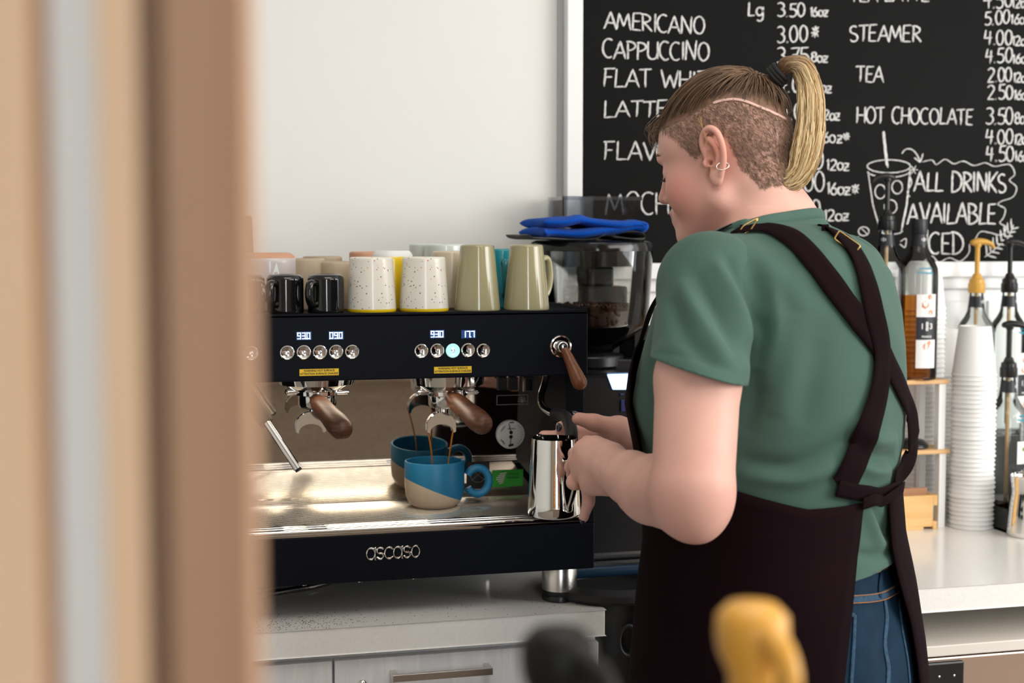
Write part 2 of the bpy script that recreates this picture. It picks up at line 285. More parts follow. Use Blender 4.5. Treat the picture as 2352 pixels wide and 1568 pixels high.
def ribbon2(pts, w, y, th=0.0006):
    """flat chalk stroke in the XZ plane at depth y"""
    P = np.array(pts, float); n = len(P); t = np.gradient(P, axis=0); t /= (np.linalg.norm(t, axis=1)[:, None] + 1e-9); q = np.stack([-t[:, 1], t[:, 0]], 1)
    ww = w * (0.85 + 0.3 * rng.random(n)); ww[0] *= .7; ww[-1] *= .6
    v = []; f = []
    for i in range(n):
        for s, d in ((-1, 0), (-.7, th), (.7, th), (1, 0)): p = P[i] + q[i] * s * ww[i] / 2; v.append((p[0], y - d, p[1]))
    for i in range(n - 1):
        for k in range(3): a = i * 4 + k; f.append((a, a + 1, a + 5, a + 4))
    return v, f
def chalk(pts, w, y, dbl=True):
    P = np.array(spline(pts, 5) if len(pts) < 7 else pts, float)
    if len(pts) == 2: P = np.array([np.array(pts[0]) + (np.array(pts[1]) - np.array(pts[0])) * k for k in np.linspace(0, 1, 6)])
    out = [ribbon2(P + rng.normal(0, w * .05, P.shape), w * .62, y)]
    if dbl:
        off = np.array([w * .33, w * .12]) * (1 if rng.random() < .5 else -1)
        out.append(ribbon2(P[:max(3, int(len(P) * .97))] + off, w * .45, y - .0003))
    return out
def sharp(pl):   # keep corners of straight-sided letters
    out = []
    for i in range(len(pl) - 1):
        a, b = np.array(pl[i]), np.array(pl[i + 1]); k = max(2, int(np.linalg.norm(b - a) / .12)); out += [tuple(a + (b - a) * j / k) for j in range(k)]
    return out + [pl[-1]]
def write(s, x0, y0, x1, y1, hpx, w=.0052):
    a = PY(x0, y0, BY); b = PY(x1, y1, BY); top = PY(x0, y0 - hpx, BY); h = top[2] - a[2]
    tot = sum(GL[c][0] for c in s) - .08; ux = np.array([b[0] - a[0], b[2] - a[2]]) / tot; out = []; pen = 0
    for c in s:
        adv, st = GL[c]; dz = rng.normal(0, .02); sl = rng.normal(0.0, .02); sc = 1 + rng.normal(0, .03)
        for pl in st:
            pts = [(a[0] + ux[0] * (pen + x + sl * y), a[2] + ux[1] * (pen + x) + h * (y * sc + dz)) for x, y in sharp(pl)]
            out += chalk(pts, w, BY - .0002)
        pen += adv
    return out
lines = [('AMERICANO', 1387, 66, 1617, 80, 40), ('CAPPUCCINO', 1383, 135, 1626, 139, 42), ('FLAT WHITE', 1385, 199, 1650, 204, 41), ('LATTE', 1387, 269, 1530, 268, 38), ('FLAVOURED', 1386, 367, 1663, 372, 43), ('MOCHA', 1390, 493, 1575, 493, 50),
 ('Lg', 1717, 37, 1752, 37, 31), ('3.50', 1785, 39, 1847, 38, 31), ('16oz', 1861, 38, 1901, 38, 21), ('3.00', 1784, 97, 1853, 97, 38), ('*', 1860, 92, 1880, 92, 34), ('3.75', 1784, 144, 1855, 144, 37), ('8oz', 1862, 143, 1901, 143, 22),
 ('4.00', 1786, 212, 1860, 212, 36), ('8oz', 1870, 213, 1910, 213, 24), ('4.00', 1790, 276, 1868, 276, 38), ('12oz', 1884, 276, 1929, 276, 24), ('4.50', 1800, 326, 1876, 326, 38), ('16oz', 1882, 327, 1934, 327, 25), ('*', 1934, 326, 1951, 326, 22),
 ('5.00', 1808, 387, 1890, 387, 42), ('12oz', 1899, 391, 1950, 391, 25), ('6.00', 1808, 440, 1893, 438, 44), ('16oz', 1899, 446, 1953, 446, 27), ('*', 1953, 450, 1972, 450, 28), ('5.50', 1812, 501, 1882, 499, 41), ('12oz', 1892, 507, 1949, 507, 25),
 ('TEA LATTE', 1952, 5, 2133, 3, 35), ('STEAMER', 1951, 95, 2114, 95, 37), ('TEA', 1966, 186, 2028, 189, 36), ('HOT CHOCOLATE', 1966, 283, 2233, 286, 38),
 ('4.50', 2259, 19, 2323, 17, 36), ('12oz', 2325, 18, 2366, 18, 22), ('5.00', 2261, 58, 2318, 55, 31), ('16oz', 2322, 55, 2366, 55, 23), ('4.00', 2261, 104, 2323, 103, 34), ('12oz', 2326, 105, 2368, 105, 22), ('4.50', 2263, 145, 2323, 144, 34), ('16oz', 2326, 146, 2368, 146, 22),
 ('2.00', 2267, 189, 2323, 188, 33), ('12oz', 2327, 189, 2368, 189, 22), ('2.50', 2267, 229, 2325, 228, 33), ('16oz', 2328, 229, 2370, 229, 22), ('3.50', 2263, 285, 2326, 285, 37), ('8oz', 2330, 284, 2366, 284, 26), ('4.00', 2264, 331, 2326, 330, 34), ('12oz', 2329, 331, 2370, 331, 24), ('4.50', 2264, 371, 2328, 370, 36), ('16oz', 2331, 371, 2374, 371, 24)]
big = [('ALL DRINKS', 2100, 438, 2309, 443, 46), ('AVAILABLE', 2084, 513, 2286, 513, 48), ('ICED', 2122, 582, 2212, 583, 50)]
for a in lines: mk('lettering', bsh(write(*a)), M_chalk, bd)
for a in big: mk('lettering', bsh(write(*a, w=.0060)), M_chalk, bd)
def P2(pl): return [(lambda q: (q[0], q[2]))(PY(x, y, BY)) for x, y in pl]
g = []
def draw(pl, w=.004, sm=True): g.extend(chalk(P2(spline([np.array(p) for p in pl], 6) if sm else sharp2(pl)), w, BY - .0002))
def sharp2(pl): return [tuple(np.array(pl[i]) + (np.array(pl[i + 1]) - np.array(pl[i])) * k / 6) for i in range(len(pl) - 1) for k in range(6)] + [pl[-1]]
def el(cx, cy, rx, ry, a0=0, a1=360, n=22): return [(cx + rx * math.cos(R(a)), cy + ry * math.sin(R(a))) for a in np.linspace(a0, a1, n)]
draw(el(2041, 382, 50, 15), .004, False); draw(el(2041, 392, 49, 15, 5, 175), .004, False); draw([(1993, 394), (2004, 470), (2021, 530)], .004, False); draw([(2091, 392), (2083, 470), (2070, 531)], .006, False); draw(el(2046, 530, 26, 8, 0, 180), .004, False)
draw([(2030, 301), (2034, 345), (2039, 386)], .008, False); draw(el(2022, 440, 12, 16)); draw(el(2060, 430, 12, 15)); draw(el(2045, 475, 14, 16))
draw([(2071, 353), (2078, 344), (2090, 342), (2103, 352), (2113, 371)]); draw([(2099, 362), (2113, 373), (2120, 352)], .004, False)
for q in el(0, 0, 11, 11, 0, 330, 12)[::2]: draw([(2098, 390), (2098 + q[0], 390 + q[1])], .003, False)
cl = [(2118, 372), (2140, 368), (2150, 378), (2170, 366), (2190, 376), (2212, 370), (2236, 380), (2262, 374), (2284, 382), (2318, 378), (2330, 400), (2318, 414), (2334, 430), (2326, 452), (2300, 462), (2292, 470), (2308, 480), (2304, 500), (2296, 512), (2310, 522), (2300, 540), (2272, 534), (2252, 532), (2240, 548)]
draw(cl, .0035); draw([(2088, 400), (2094, 420), (2084, 440), (2090, 452)], .0035); draw([(2122, 600), (2140, 588), (2156, 602), (2180, 592), (2204, 600), (2224, 582), (2226, 560)], .0035); draw([(2068, 555), (2080, 548), (2078, 568), (2066, 560)], .0035)
draw([(2262, 590), (2290, 568), (2314, 548), (2328, 516)], .004)
for i in range(8):
    t = i / 7; x, y = 2266 + 58 * t, 586 - 60 * t; draw([(x, y), (x + 22 - 6 * t, y + 6 - 10 * t)], .005, False); draw([(x, y), (x - 2, y - 24)], .005, False)
draw(el(1984, 531, 12, 10, 20, 380)); draw([(1978, 525), (1992, 538)], .003, False)
for q in el(0, 0, 12, 12, 0, 330, 12)[::2]: draw([(1966, 553), (1966 + q[0], 553 + q[1])], .003, False)
mk('drawing', bsh(g), M_chalk, bd)
# ------------------------------------------------------------------ espresso machine
MX0, MX1, MYB = -0.018, 0.727, 2.80
MO = np.array([0.355, 2.55, CT]); ms = lambda g: shift(join(g) if isinstance(g, list) else g, -MO)
em = empty('espresso_machine', MO, 'wide black two-group espresso machine with walnut portafilter handles, standing on the worktop', 'coffee machine')
LY = 2.288; UY = 2.33; ZT = 1.05; UB = 1.287; UT = 1.397
mk('lower_body', ms([box(MX0, MX1, LY, MYB, 0.962, 1.040), box(MX1 - .012, MX1, LY, MYB, 1.040, 1.062)]), M_black, em, smooth=False, bevel=0.002)
mk('upper_body', ms([box(MX0, MX1, UY, MYB, UB, 1.3955)]), M_black, em, smooth=False, bevel=0.002)
mk('cup_rail', ms([box(MX0, MX1, UY, UY + .004, 1.391, UT), box(MX0, MX1, MYB - .004, MYB, 1.391, UT + .01), box(MX1 - .004, MX1, UY + .004, MYB - .004, 1.391, UT + .004), box(MX0, MX0 + .004, UY + .004, MYB - .004, 1.391, UT + .004)]), M_black, em, smooth=False)
mk('side_panel', ms(box(MX1 - .032, MX1, UY + .02, MYB, 1.062, UB)), M_black, em, smooth=False, bevel=0.002)
mk('side_panel', ms(box(MX0, MX0 + .032, UY + .02, MYB, 1.062, UB)), M_black, em, smooth=False, bevel=0.002)
TILT = R(-4.4); PB = 2.527
mk('splash_panel', ms(prism([(PB, 1.042), (PB + .245 * math.tan(TILT), UB), (PB + .03 + .245 * math.tan(TILT), UB), (PB + .03, 1.042)], MX0 + .03, MX1 - .032, 'x')), M_mirror, em, smooth=False)
def onpanel(px, py, off=0.001):
    n = np.array([0, -math.cos(TILT), math.sin(TILT)]); p0 = np.array([0, PB, 1.042]) + n * off; d = tri_cam(px, py); return CPOS + d * (((p0 - CPOS) @ n) / (d @ n))
# drip tray: lip of chrome rails and a grate of bars
lip = [box(MX0 + .001, MX1 - .014, LY + .001, LY + .040, 1.040, 1.0465), tube([(MX0, LY + .006, 1.047), (MX1 - .014, LY + .006, 1.047)], .006, 14), tube([(MX0, LY + .022, 1.0485), (MX1 - .014, LY + .022, 1.0485)], .0045, 14), tube([(MX0, LY + .035, 1.049), (MX1 - .014, LY + .035, 1.049)], .004, 14)]
mk('drip_tray_lip', ms(lip), M_chrome, em)
gr = []
for i in range(24):
    y = LY + .044 + i * .0081
    if i in (1, 20):   # bars bulge round small oval slots
        xs_ = np.linspace(MX0 + .03, MX1 - .034, 160); P = []
        for x in xs_:
            d = sum(.0022 * math.exp(-((x - c) / .010) ** 2) for c in (.20, .245, .50, .545)); P.append((x, y + d * (1 if i == 1 else -1), ZT - .0028))
        gr.append(tube(P, .0028, 8))
    else: gr.append(tube([(MX0 + .03, y, ZT - .0028), (MX1 - .034, y, ZT - .0028)], .0029, 8))
for x in np.arange(MX0 + .06, MX1 - .04, .08): gr.append(box(x, x + .004, LY + .044, PB - .003, 1.0405, 1.045))
mk('drip_grate', ms(gr), mat('grate_steel', (0.80, 0.74, 0.64), 0.22, 1.0), em)
for x, y, r, nm in ((.680, 2.338, .030, 'f'), (.030, 2.338, .030, 'f'), (.60, 2.58, .018, 'r'), (.10, 2.58, .018, 'r')):
    ft = mk('foot', shift(lathe([(r, .018), (r, .058), (r - .002, .0625)], 40), (x - MO[0], y - MO[1], 0)), M_steel, em)
    mk('foot_pad', shift(lathe([(r - .002, 0), (r + .0008, .002), (r + .0008, .010), (r, .011), (r + .0008, .012), (r + .0008, .0185)], 40), (x - MO[0], y - MO[1], 0)), M_blackp, ft)
for x in (.24, .33, .42): mk('screw', ms(lathe([(.004, 0), (.004, .003)], 12, cx=x, cy=2.30, cz=.9595)), M_chrome, em)
def logo(s, x0, x1, z0, h, y, r, bend=None):
    tot = sum(GL[c][0] for c in s) - .08; ux = (x1 - x0) / tot; out = []; pen = 0
    for c in s:
        for pl in GL[c][1]:
            out.append(tube([(x0 + ux * (pen + a), y - (0 if bend is None else bend(x0 + ux * (pen + a))), z0 + h * b / .66) for a, b in pl], r, 8, rnd=3))
        pen += GL[c][0]
    return out
a = PY(842, 1286, LY); b = PY(964, 1280, LY); mk('logo', ms(logo('ascaso', a[0], b[0], a[2] + .001, .0185, LY - .0005, .0021)), M_chrome, em)
# buttons, displays, stickers on the upper panel
M_btn = mat('spun_steel', (0.80, 0.80, 0.80), 0.25, 1.0, aniso=0.9)
nt = M_btn.node_tree; tg = nt.nodes.new('ShaderNodeTangent'); tg.direction_type = 'RADIAL'; tg.axis = 'Y'; nt.links.new(tg.outputs[0], nt.nodes['Principled BSDF'].inputs['Tangent'])
M_ring_on = mat('lit_ring', (.4, .8, .75), .4, emit=((0.45, 0.85, 0.8), .7)); M_grey = mat('engraved_grey', (0.05, 0.05, 0.055), 0.5)
RX = Matrix.Rotation(R(90), 4, 'X')
def button(px, py, ch, lit=False):
    p = PY(px, py, UY); o = empty_part('button', p - MO, em)
    mk('ring', rot_geo(lathe([(.0096, 0), (.0118, 0), (.0118, .0012), (.0104, .0026), (.0096, .002)], 36), RX), M_ring_on if lit else M_chrome, o)
    mk('cap', rot_geo(lathe([(.0001, .0021), (.0096, .0018), (.0096, 0)], 36), RX), M_btn, o)
    if ch: mk('letter', [to_front(text_geo(ch, .0095 if len(ch) == 1 else .0085, .0002, sx=.95), 0, -.0024, .001), shift(rot_geo(lathe([(.0006, 0), (.0006, .0003)], 8), RX), (-.0012, -.0022, -.0062)), shift(rot_geo(lathe([(.0006, 0), (.0006, .0003)], 8), RX), (.0012, -.0022, -.0062))], M_led if lit else M_grey, o)
def empty_part(name, loc, parent):
    o = bpy.data.objects.new(name, None); COL.objects.link(o); o.location = [float(c) for c in loc]; o.parent = parent; o.empty_display_size = .01; return o
for px, py, ch in ((577, 811, ''), (660, 810, 'S'), (698, 809, 'L'), (735, 809, 'S'), (772, 808, 'L'), (809, 808, 'XL'), (968, 806, 'S'), (1004, 805, 'L'), (1040, 805, 'S'), (1075, 804, 'L'), (1110, 805, 'XL')): button(px, py, ch, (px == 1040))
SEG = {'0': 'abcdef', '1': 'bc', '3': 'abcdg', '7': 'abc', '9': 'abcdfg'}
def seg7(s, cx, cz, w, h, y):
    out = []; n = len(s.replace('.', '')); cw = w / n; i = 0; t = .0011
    for c in s:
        if c == '.': x = cx - w / 2 + i * cw; out.append(box(x - .0007, x + .0003, y - .0006, y, cz - h / 2, cz - h / 2 + .0012)); continue
        x0 = cx - w / 2 + i * cw + .0006; x1 = x0 + cw - .0018; z0 = cz - h / 2; z1 = cz + h / 2
        B = {'a': (x0, x1, z1 - t, z1), 'd': (x0, x1, z0, z0 + t), 'g': (x0, x1, cz - t / 2, cz + t / 2), 'f': (x0, x0 + t, cz, z1), 'b': (x1 - t, x1, cz, z1), 'e': (x0, x0 + t, z0, cz), 'c': (x1 - t, x1, z0, cz)}
        out += [box(B[k][0], B[k][1], y - .0006, y, B[k][2], B[k][3]) for k in SEG[c]]; i += 1
    return out
M_dsp = mat('display_window', (0.02, 0.05, 0.12), 0.15, emit=((0.02, 0.07, 0.25), 0.5))
for px, py, s in ((698, 771, '93.0'), (772, 770, '09.0'), (1004, 767, '93.0'), (1076, 767, '17.7')):
    p = PY(px, py, UY); d = mk('display', ms(box(p[0] - .0122, p[0] + .0122, UY - .0008, UY, p[2] - .0068, p[2] + .0068)), M_dsp, em, smooth=False)
    mk('digits', ms(seg7(s, p[0], p[2], .0225, .0105, UY - .0009)), M_led, d, smooth=False)
for x0, y0, x1, y1 in ((688, 847, 778, 862), (997, 841, 1083, 857)):
    a = PY(x0, y1, UY); b = PY(x1, y0, UY); cx, cz = (a[0] + b[0]) / 2, (a[2] + b[2]) / 2; w = b[0] - a[0]
    st = mk('warning_sticker', ms(box(a[0], b[0], UY - .0004, UY, cz - .0055, cz + .0055)), M_yellow, em, smooth=False)
    mk('print', ms([to_front(text_geo('WARNING HOT SURFACE', .0046, .0001, sx=.93, bold=.0001), cx, UY - .0006, cz + .0026), to_front(text_geo('ATTENTION SURFACE CHAUDE', .0046, .0001, sx=.93, bold=.0001), cx, UY - .0006, cz - .0024)]), M_ink, st, smooth=False)
# brew groups and portafilters
for gi, (px, hx, hy, tx, ty) in enumerate(((712, 737, 932, 784, 984), (1011, 1048, 926, 1106, 972))):
    GYc = 2.425; c = PY(px, 905, GYc); gx, gz = c[0] + .012, c[2]
    g_ = mk('brew_group', ms(lathe([(.034, gz - .002), (.0385, gz), (.0385, gz + .0065), (.050, gz + .0115), (.063, gz + .018), (.0665, UB)], 64, cx=gx, cy=GYc)), M_chrome, em)
    bend = lambda x, gx=gx: math.sqrt(max(0, .0425 ** 2 - (x - gx) ** 2))
    lx = gx + .004; mk('badge', ms(logo('ascaso', lx - .026, lx + .026, gz + .0085, .0095, GYc - .0012, .0011, bend)), M_chrome, g_)
    for q in (tube([(gx + .03, GYc - .02, gz + .004), (gx + .048, GYc - .022, gz + .004)], .004, 10, rnd=2), tube([(gx - .03, GYc - .01, gz + .006), (gx - .050, GYc - .012, gz + .006)], .006, 10, rnd=2)): mk('lug', ms(q), M_chrome, g_)
    pf = mk('portafilter', ms([lathe([(.022, gz - .0245), (.030, gz - .022), (.0325, gz - .017), (.0325, gz - .001)], 56, cx=gx, cy=GYc), lathe([(.008, gz - .040), (.008, gz - .024)], 24, cx=gx - .006, cy=GYc)]), M_chrome, em)
    # twin spout: an arched channel that opens downwards
    spx = PY(px + 1, 990, GYc); R_ = .0238; v, f = [], []; zs_ = spx[2] + .001
    outl = [(-R_, 0)] + [(R_ * math.cos(t), .008 + R_ * 1.0 * math.sin(t)) for t in np.linspace(math.pi, 0, 22)] + [(R_, 0)] + [((R_ - .0022) * math.cos(t), -.001 + (R_ - .009) * math.sin(t)) for t in np.linspace(0, math.pi, 22)]
    sp = prism([(spx[0] + a, zs_ + b) for a, b in outl], GYc - .011, GYc + .009, 'y')
    mk('spout', ms(sp), M_chrome, pf, bevel=.0022, seg=3, angle=50)
    h0 = np.array(PY(hx - 10, hy - 12, GYc - .040)); h1 = np.array(PY(tx, ty, 2.285))
    hp = [h0 + (h1 - h0) * t for t in np.linspace(0, 1, 14)]
    mk('ferrule', ms(tube([(gx + .006, GYc - .028, gz - .010), h0 + (h1 - h0) * .06], [.009, .0125], 20)), M_chrome, pf)
    mk('handle', ms(tube(hp, [.0115, .0155, .0165, .0168, .0172, .0185, .0195, .0185], 28, rnd=3)), M_walnut, pf)
# steam lever on the right
kp = PY(1287, 795, UY)
kb = mk('steam_valve', [shift(rot_geo(lathe([(.019, 0), (.0195, .002), (.0185, .004), (.0165, .0045), (.0165, .002), (.010, .002), (.0105, .012), (.0085, .016), (.0075, .0165)], 44), RX), kp - MO), shift(rot_geo(lathe([(.0076, .014), (.0072, .020), (.004, .0245), (.0001, .0255)], 24), RX), kp - MO)], M_chrome, em)
a = kp + np.array([.0015, -.020, -.003]); b = PY(1331, 878, 2.285)
mk('lever', ms(tube([a + (np.array(b) - a) * t for t in np.linspace(0, 1, 10)], [.0065, .0085, .0095, .0105, .012, .0128], 24, rnd=2)), M_walnut2, kb)
# wands
wp = [PY(1256, 858, 2.42), PY(1250, 885, 2.415), PY(1243, 908, 2.40), PY(1245, 930, 2.37), PY(1262, 946, 2.335), PY(1284, 953, 2.30)]
sw = mk('steam_wand', ms(tube(spline(wp, 6), .0060, 20)), M_chrome, em)
mk('collar', ms(lathe([(.0085, 0), (.0085, .006), (.007, .008)], 20, cx=wp[0][0], cy=wp[0][1], cz=UB - .008)), M_chrome, sw)
rp = spline([PY(1274, 951, 2.315), PY(1293, 954, 2.285), PY(1307, 968, 2.24), PY(1312, 990, 2.205), PY(1312, 1010, 2.185)], 10)
mk('rubber_grip', ms(tube(rp, [.0100 + (.0006 if i % 2 else 0) for i in range(40)], 20)), M_rubber, sw)
mk('tip', ms(tube([PY(1311, 1000, 2.190), PY(1309, 1050, 2.165)], .0050, 16)), M_chrome, sw)
lw = mk('steam_wand', ms(tube([PY(608, 962, 2.31), PY(684, 1076, 2.285)], [.0058, .0058, .0058, .0058, .0058, .007, .0072, .0068], 20)), M_chrome, em)
mk('rubber_grip', ms(tube(spline([PY(545, 862, 2.36), PY(572, 912, 2.34), PY(596, 948, 2.32), PY(613, 972, 2.31)], 6), [.008, .012, .0125, .0115], 20)), M_rubber, lw)
mk('tip', ms(tube([PY(683, 1074, 2.2855), PY(687, 1081, 2.284)], .0055, 16)), M_ink, lw)
# things fixed to the splash panel: gauge, switches, stickers
def flatp(px, py): return onpanel(px, py) - MO
gp = flatp(1172, 997); PT = Matrix.Rotation(R(90) - TILT, 4, 'X')
def panel_geo(g, p, off=0.0):  # text plane lying on the tilted splash panel, facing the viewer
    return to_front(g, p[0], p[1] - off, p[2], TILT)
ga = mk('pressure_gauge', shift(rot_geo(lathe([(.026, 0), (.026, .004), (.0245, .005), (.0001, .005)], 44), PT), gp), M_paper, em)
def disc(r, x=0, y=0, n=20): return lathe([(r, 0), (r, .0003)], n, cx=x, cy=y)
def bar(x0, y0, x1, y1, w):
    d = np.array([x1 - x0, y1 - y0]); d /= np.linalg.norm(d); q = np.array([-d[1], d[0]]) * w / 2
    return prism([(x0 + q[0], y0 + q[1]), (x0 - q[0], y0 - q[1]), (x1 - q[0], y1 - q[1]), (x1 + q[0], y1 + q[1])], 0, .0003)
dial = [disc(.0034, 0, .004), disc(.0034, 0, -.004), bar(0, .004, -.0045, .021, .0014), bar(0, -.004, -.001, -.021, .0014), bar(-.004, -.0205, .005, -.0185, .004), bar(-.003, .0225, .005, .0225, .002), text_geo('ascaso', .0055, .0002), text_geo('steam', .005, .0002), text_geo('coffee', .005, .0002)]
dial[6] = shift(dial[6], (.001, .0115, 0)); dial[7] = rot_geo(shift(dial[7], (0, .0195, 0)), Matrix.Rotation(R(52), 4, 'Z')); dial[8] = rot_geo(shift(dial[8], (0, -.0195, 0)), Matrix.Rotation(R(-50), 4, 'Z'))
dial += [bar(.0225 * math.cos(t), .0225 * math.sin(t), .0205 * math.cos(t), .0205 * math.sin(t), .0008) for t in np.linspace(-.9, .9, 9)]
mk('dial_print', [panel_geo(q, gp, .0055) for q in dial], M_ink, ga, smooth=False)
for px in (1153, 1178):
    p = flatp(px, 880); mk('rocker_switch', [panel_geo(box(-.0085, .0085, -.012, .012, 0, .006), p)], M_blackp, em, smooth=False, bevel=.001)
p = flatp(1213, 882); s3 = mk('switch_frame', [panel_geo(box(-.0095, .0095, -.0135, .0135, 0, .003), p)], M_chrome, em, smooth=False, bevel=.001); mk('rocker_switch', [panel_geo(box(-.0065, .0065, -.0105, .0105, .003, .007), p)], M_blackp, s3, smooth=False, bevel=.001)
p = flatp(1177, 918); e_ = .0005; mk('label_plate', [panel_geo(q, p) for q in (box(-.029, .029, -.0088, -.0083, 0, e_), box(-.029, .029, .0083, .0088, 0, e_), box(-.029, -.0285, -.0088, .0088, 0, e_), box(.0285, .029, -.0088, .0088, 0, e_))] + [panel_geo(q, p) for q in [bar(.018, -.005, .018 + .009 * math.cos(t), -.005 + .011 * math.sin(t), .0006) for t in np.linspace(.2, 2.9, 7)]], mat('etched_grey', (.35, .34, .36), .5), em, smooth=False)
p = flatp(1098, 1090); bs = mk('black_sticker', [panel_geo(box(-.021, .021, -.026, .024, 0, e_), p)], M_ink, em, smooth=False)
mk('print', [panel_geo(q, p, .0007) for q in [lathe_open([(.0135, 0), (.0145, .0002)], 30), bar(-.012, .010, .012, -.010, .001), bar(-.012, -.010, .012, .010, .001)]], mat('sticker_grey', (.16, .15, .14), .5), bs, smooth=False)
p = flatp(1166, 1098); gs = mk('green_sticker', [panel_geo(box(-.029, .029, -.0155, .0155, 0, e_), p)], mat('green_sticker', (0.03, 0.36, 0.03), 0.4), em, smooth=False, bevel=.0002)
mk('print', [panel_geo(q, p, .0007) for q in [shift(text_geo('SUSTAINABLE', .0052, .0002, sx=.62), (.0105, .0075, 0)), shift(text_geo('ENGINEERING', .0052, .0002, sx=.62), (.0105, .001, 0))]], mat('sticker_dark_green', (0.01, 0.09, 0.02), .5), gs, smooth=False)
leaf = [bar(-.023 + .003 * abs(i - 2.5), -.009 + i * .0036, -.009 + .0012 * i, -.0075 + i * .0036, .0022) for i in range(6)]
mk('leaf_mark', [panel_geo(q, p, .0007) for q in leaf], mat('sticker_pale', (.6, .6, .5), .5), gs, smooth=False)
wl = bpy.data.lights.new('work_light', 'AREA'); wl.shape = 'RECTANGLE'; wl.size = .26; wl.size_y = .02; wl.energy = 0.42; wl.color = (1.0, .86, .66)
wo = bpy.data.objects.new('work_light', wl); COL.objects.link(wo); wo.parent = em; wo.location = np.array([.36, 2.365, UB - .003]) - MO
# ------------------------------------------------------------------ cups on top of the machine
def speckle(name, base, dots):
    m = mat(name, base, 0.28, coat=0.3)
    nt = m.node_tree; b = nt.nodes['Principled BSDF']; N = nt.nodes.new; L = nt.links.new; tc = N('ShaderNodeTexCoord'); prev = None
    for sc, th, col in dots:
        vo = N('ShaderNodeTexVoronoi'); vo.inputs['Scale'].default_value = sc; L(tc.outputs['Object'], vo.inputs['Vector']); lt = N('ShaderNodeMath'); lt.operation = 'LESS_THAN'; lt.inputs[1].default_value = th; L(vo.outputs['Distance'], lt.inputs[0])
        sp = N('ShaderNodeSeparateColor'); L(vo.outputs['Color'], sp.inputs[0]); gt = N('ShaderNodeMath'); gt.operation = 'GREATER_THAN'; gt.inputs[1].default_value = 0.45; L(sp.outputs[0], gt.inputs[0]); mu = N('ShaderNodeMath'); mu.operation = 'MULTIPLY'; L(lt.outputs[0], mu.inputs[0]); L(gt.outputs[0], mu.inputs[1])
        mx = N('ShaderNodeMix'); mx.data_type = 'RGBA'; L(mu.outputs[0], mx.inputs['Factor']); mx.inputs[7].default_value = (*col, 1)
        if prev: L(prev, mx.inputs[6])
        else: mx.inputs[6].default_value = (*base, 1)
        prev = mx.outputs[2]
    L(prev, b.inputs['Base Color']); return m
M_speck = speckle('speckled_glaze', (0.80, 0.76, 0.67), [(150, .17, (.10, .10, .12)), (125, .13, (.65, .34, .05)), (110, .115, (.08, .16, .32)), (100, .105, (.6, .10, .06))])
M_yel = mat('yellow_glaze', (0.85, 0.58, 0.01), 0.25, coat=.3)
M_sage = mat('sage_glaze', (0.36, 0.325, 0.18), 0.16, noise=(16, .35, (.29, .265, .155)), coat=.5)
M_blk = mat('black_glaze', (0.006, 0.006, 0.007), 0.06, coat=.5)
ZM = 1.3957
def mug(name, px, Y, r0, r1, h, m, label, group=None, band=None, foot=None, handle=None, hm=None, corner=.004, tilt=0.0, wall=.004):
    """a cup standing upside down on its rim; r0 rim radius, r1 radius at the upturned foot"""
    x = PY(px, 660, Y)[0]; o = empty(name, (x, Y, ZM), label, 'cup', group)
    zc = h - corner; prof = [(r0 - wall, .004), (r0 - wall * .6, .0005), (r0 - .0008, 0), (r0, .0015)]
    zb = band[0] if band else .002
    side = [(r0 + (r1 - r0) * (t ** 1.05), zb + (zc - zb) * t) for t in np.linspace(0, 1, 14)]
    cap = [(r1 - corner * (1 - math.cos(t)), zc + corner * math.sin(t)) for t in np.linspace(.25, math.pi / 2, 5)]
    end = [(r1 - corner - .004, h), (r1 - corner - .007, h - .003), (.0001, h - .003)]
    if foot:   # unglazed foot in its own colour
        body = prof + side + cap[:2] if corner > .006 else prof + side
        mk('body', lathe(body, 56), m, o)
        rr, zz = body[-1]; mk('foot_ring', lathe([(rr, zz)] + [(rr - (corner) * (1 - math.cos(t)) * .9, zz + foot[0] * t / 1.57) for t in (.5, 1.0, 1.4, 1.57)] + [(.0001, zz + foot[0])], 56), foot[1], o)
    else: mk('body', lathe((prof if not band else [(r0 + .0002, zb)]) + side + cap + end, 56), m, o)
    if band: mk('rim_band', lathe(prof + [(r0 + .0003, zb * .5), (r0 + .0003, zb)], 56), band[1], o)
    if handle is not None:
        a, out, w = handle; ca, sa = math.cos(a), math.sin(a); rm = (r0 + r1) / 2
        pts = [(rm - .004, h * .76), (rm + out * .7, h * .78), (rm + out, h * .58), (rm + out * .95, h * .38), (rm + out * .55, h * .22), (rm - .003, h * .24)]
        mk('handle', tube([(q * ca, q * sa, z) for q, z in spline(pts, 6)], w, 14, flat=(1.0, 1.25)), hm or m, o)
    return o
A_L = R(-115)
for px, lb, ha in ((565, 'glossy black espresso cup half hidden by the wooden screen, front row on machine', R(-60)), (655, 'glossy black espresso cup in the middle of three, handle to the front, on machine', R(-128)), (748, 'glossy black espresso cup beside the speckled white cup, front row on machine', R(-132))):
    mug('espresso_cup', px, 2.395, .0305, .0305, .0635, M_blk, lb, 'black espresso cups on the machine', handle=(ha, .017, .0055), corner=.009)
for px, lb in ((853, 'speckled cream cup with yellow rim, next to the black cups on the machine'), (974, 'speckled cream cup with yellow rim, next to the sage green cups')):
    mug('speckled_cup', px, 2.400, .0418, .0365, .0915, M_speck, lb, 'speckled cream cups on the machine', band=(.0052, M_yel), handle=(R(75), .022, .005))
for px, lb, ha in ((1096, 'tall tapered sage green cup beside the speckled cups on machine', R(80)), (1209, 'tall tapered sage green cup at the right end of the machine top, handle showing', R(28))):
    mug('tall_cup', px, 2.400, .0398, .0292, .112, M_sage, lb, 'tall sage green cups on the machine', handle=(ha, .021, .0055))
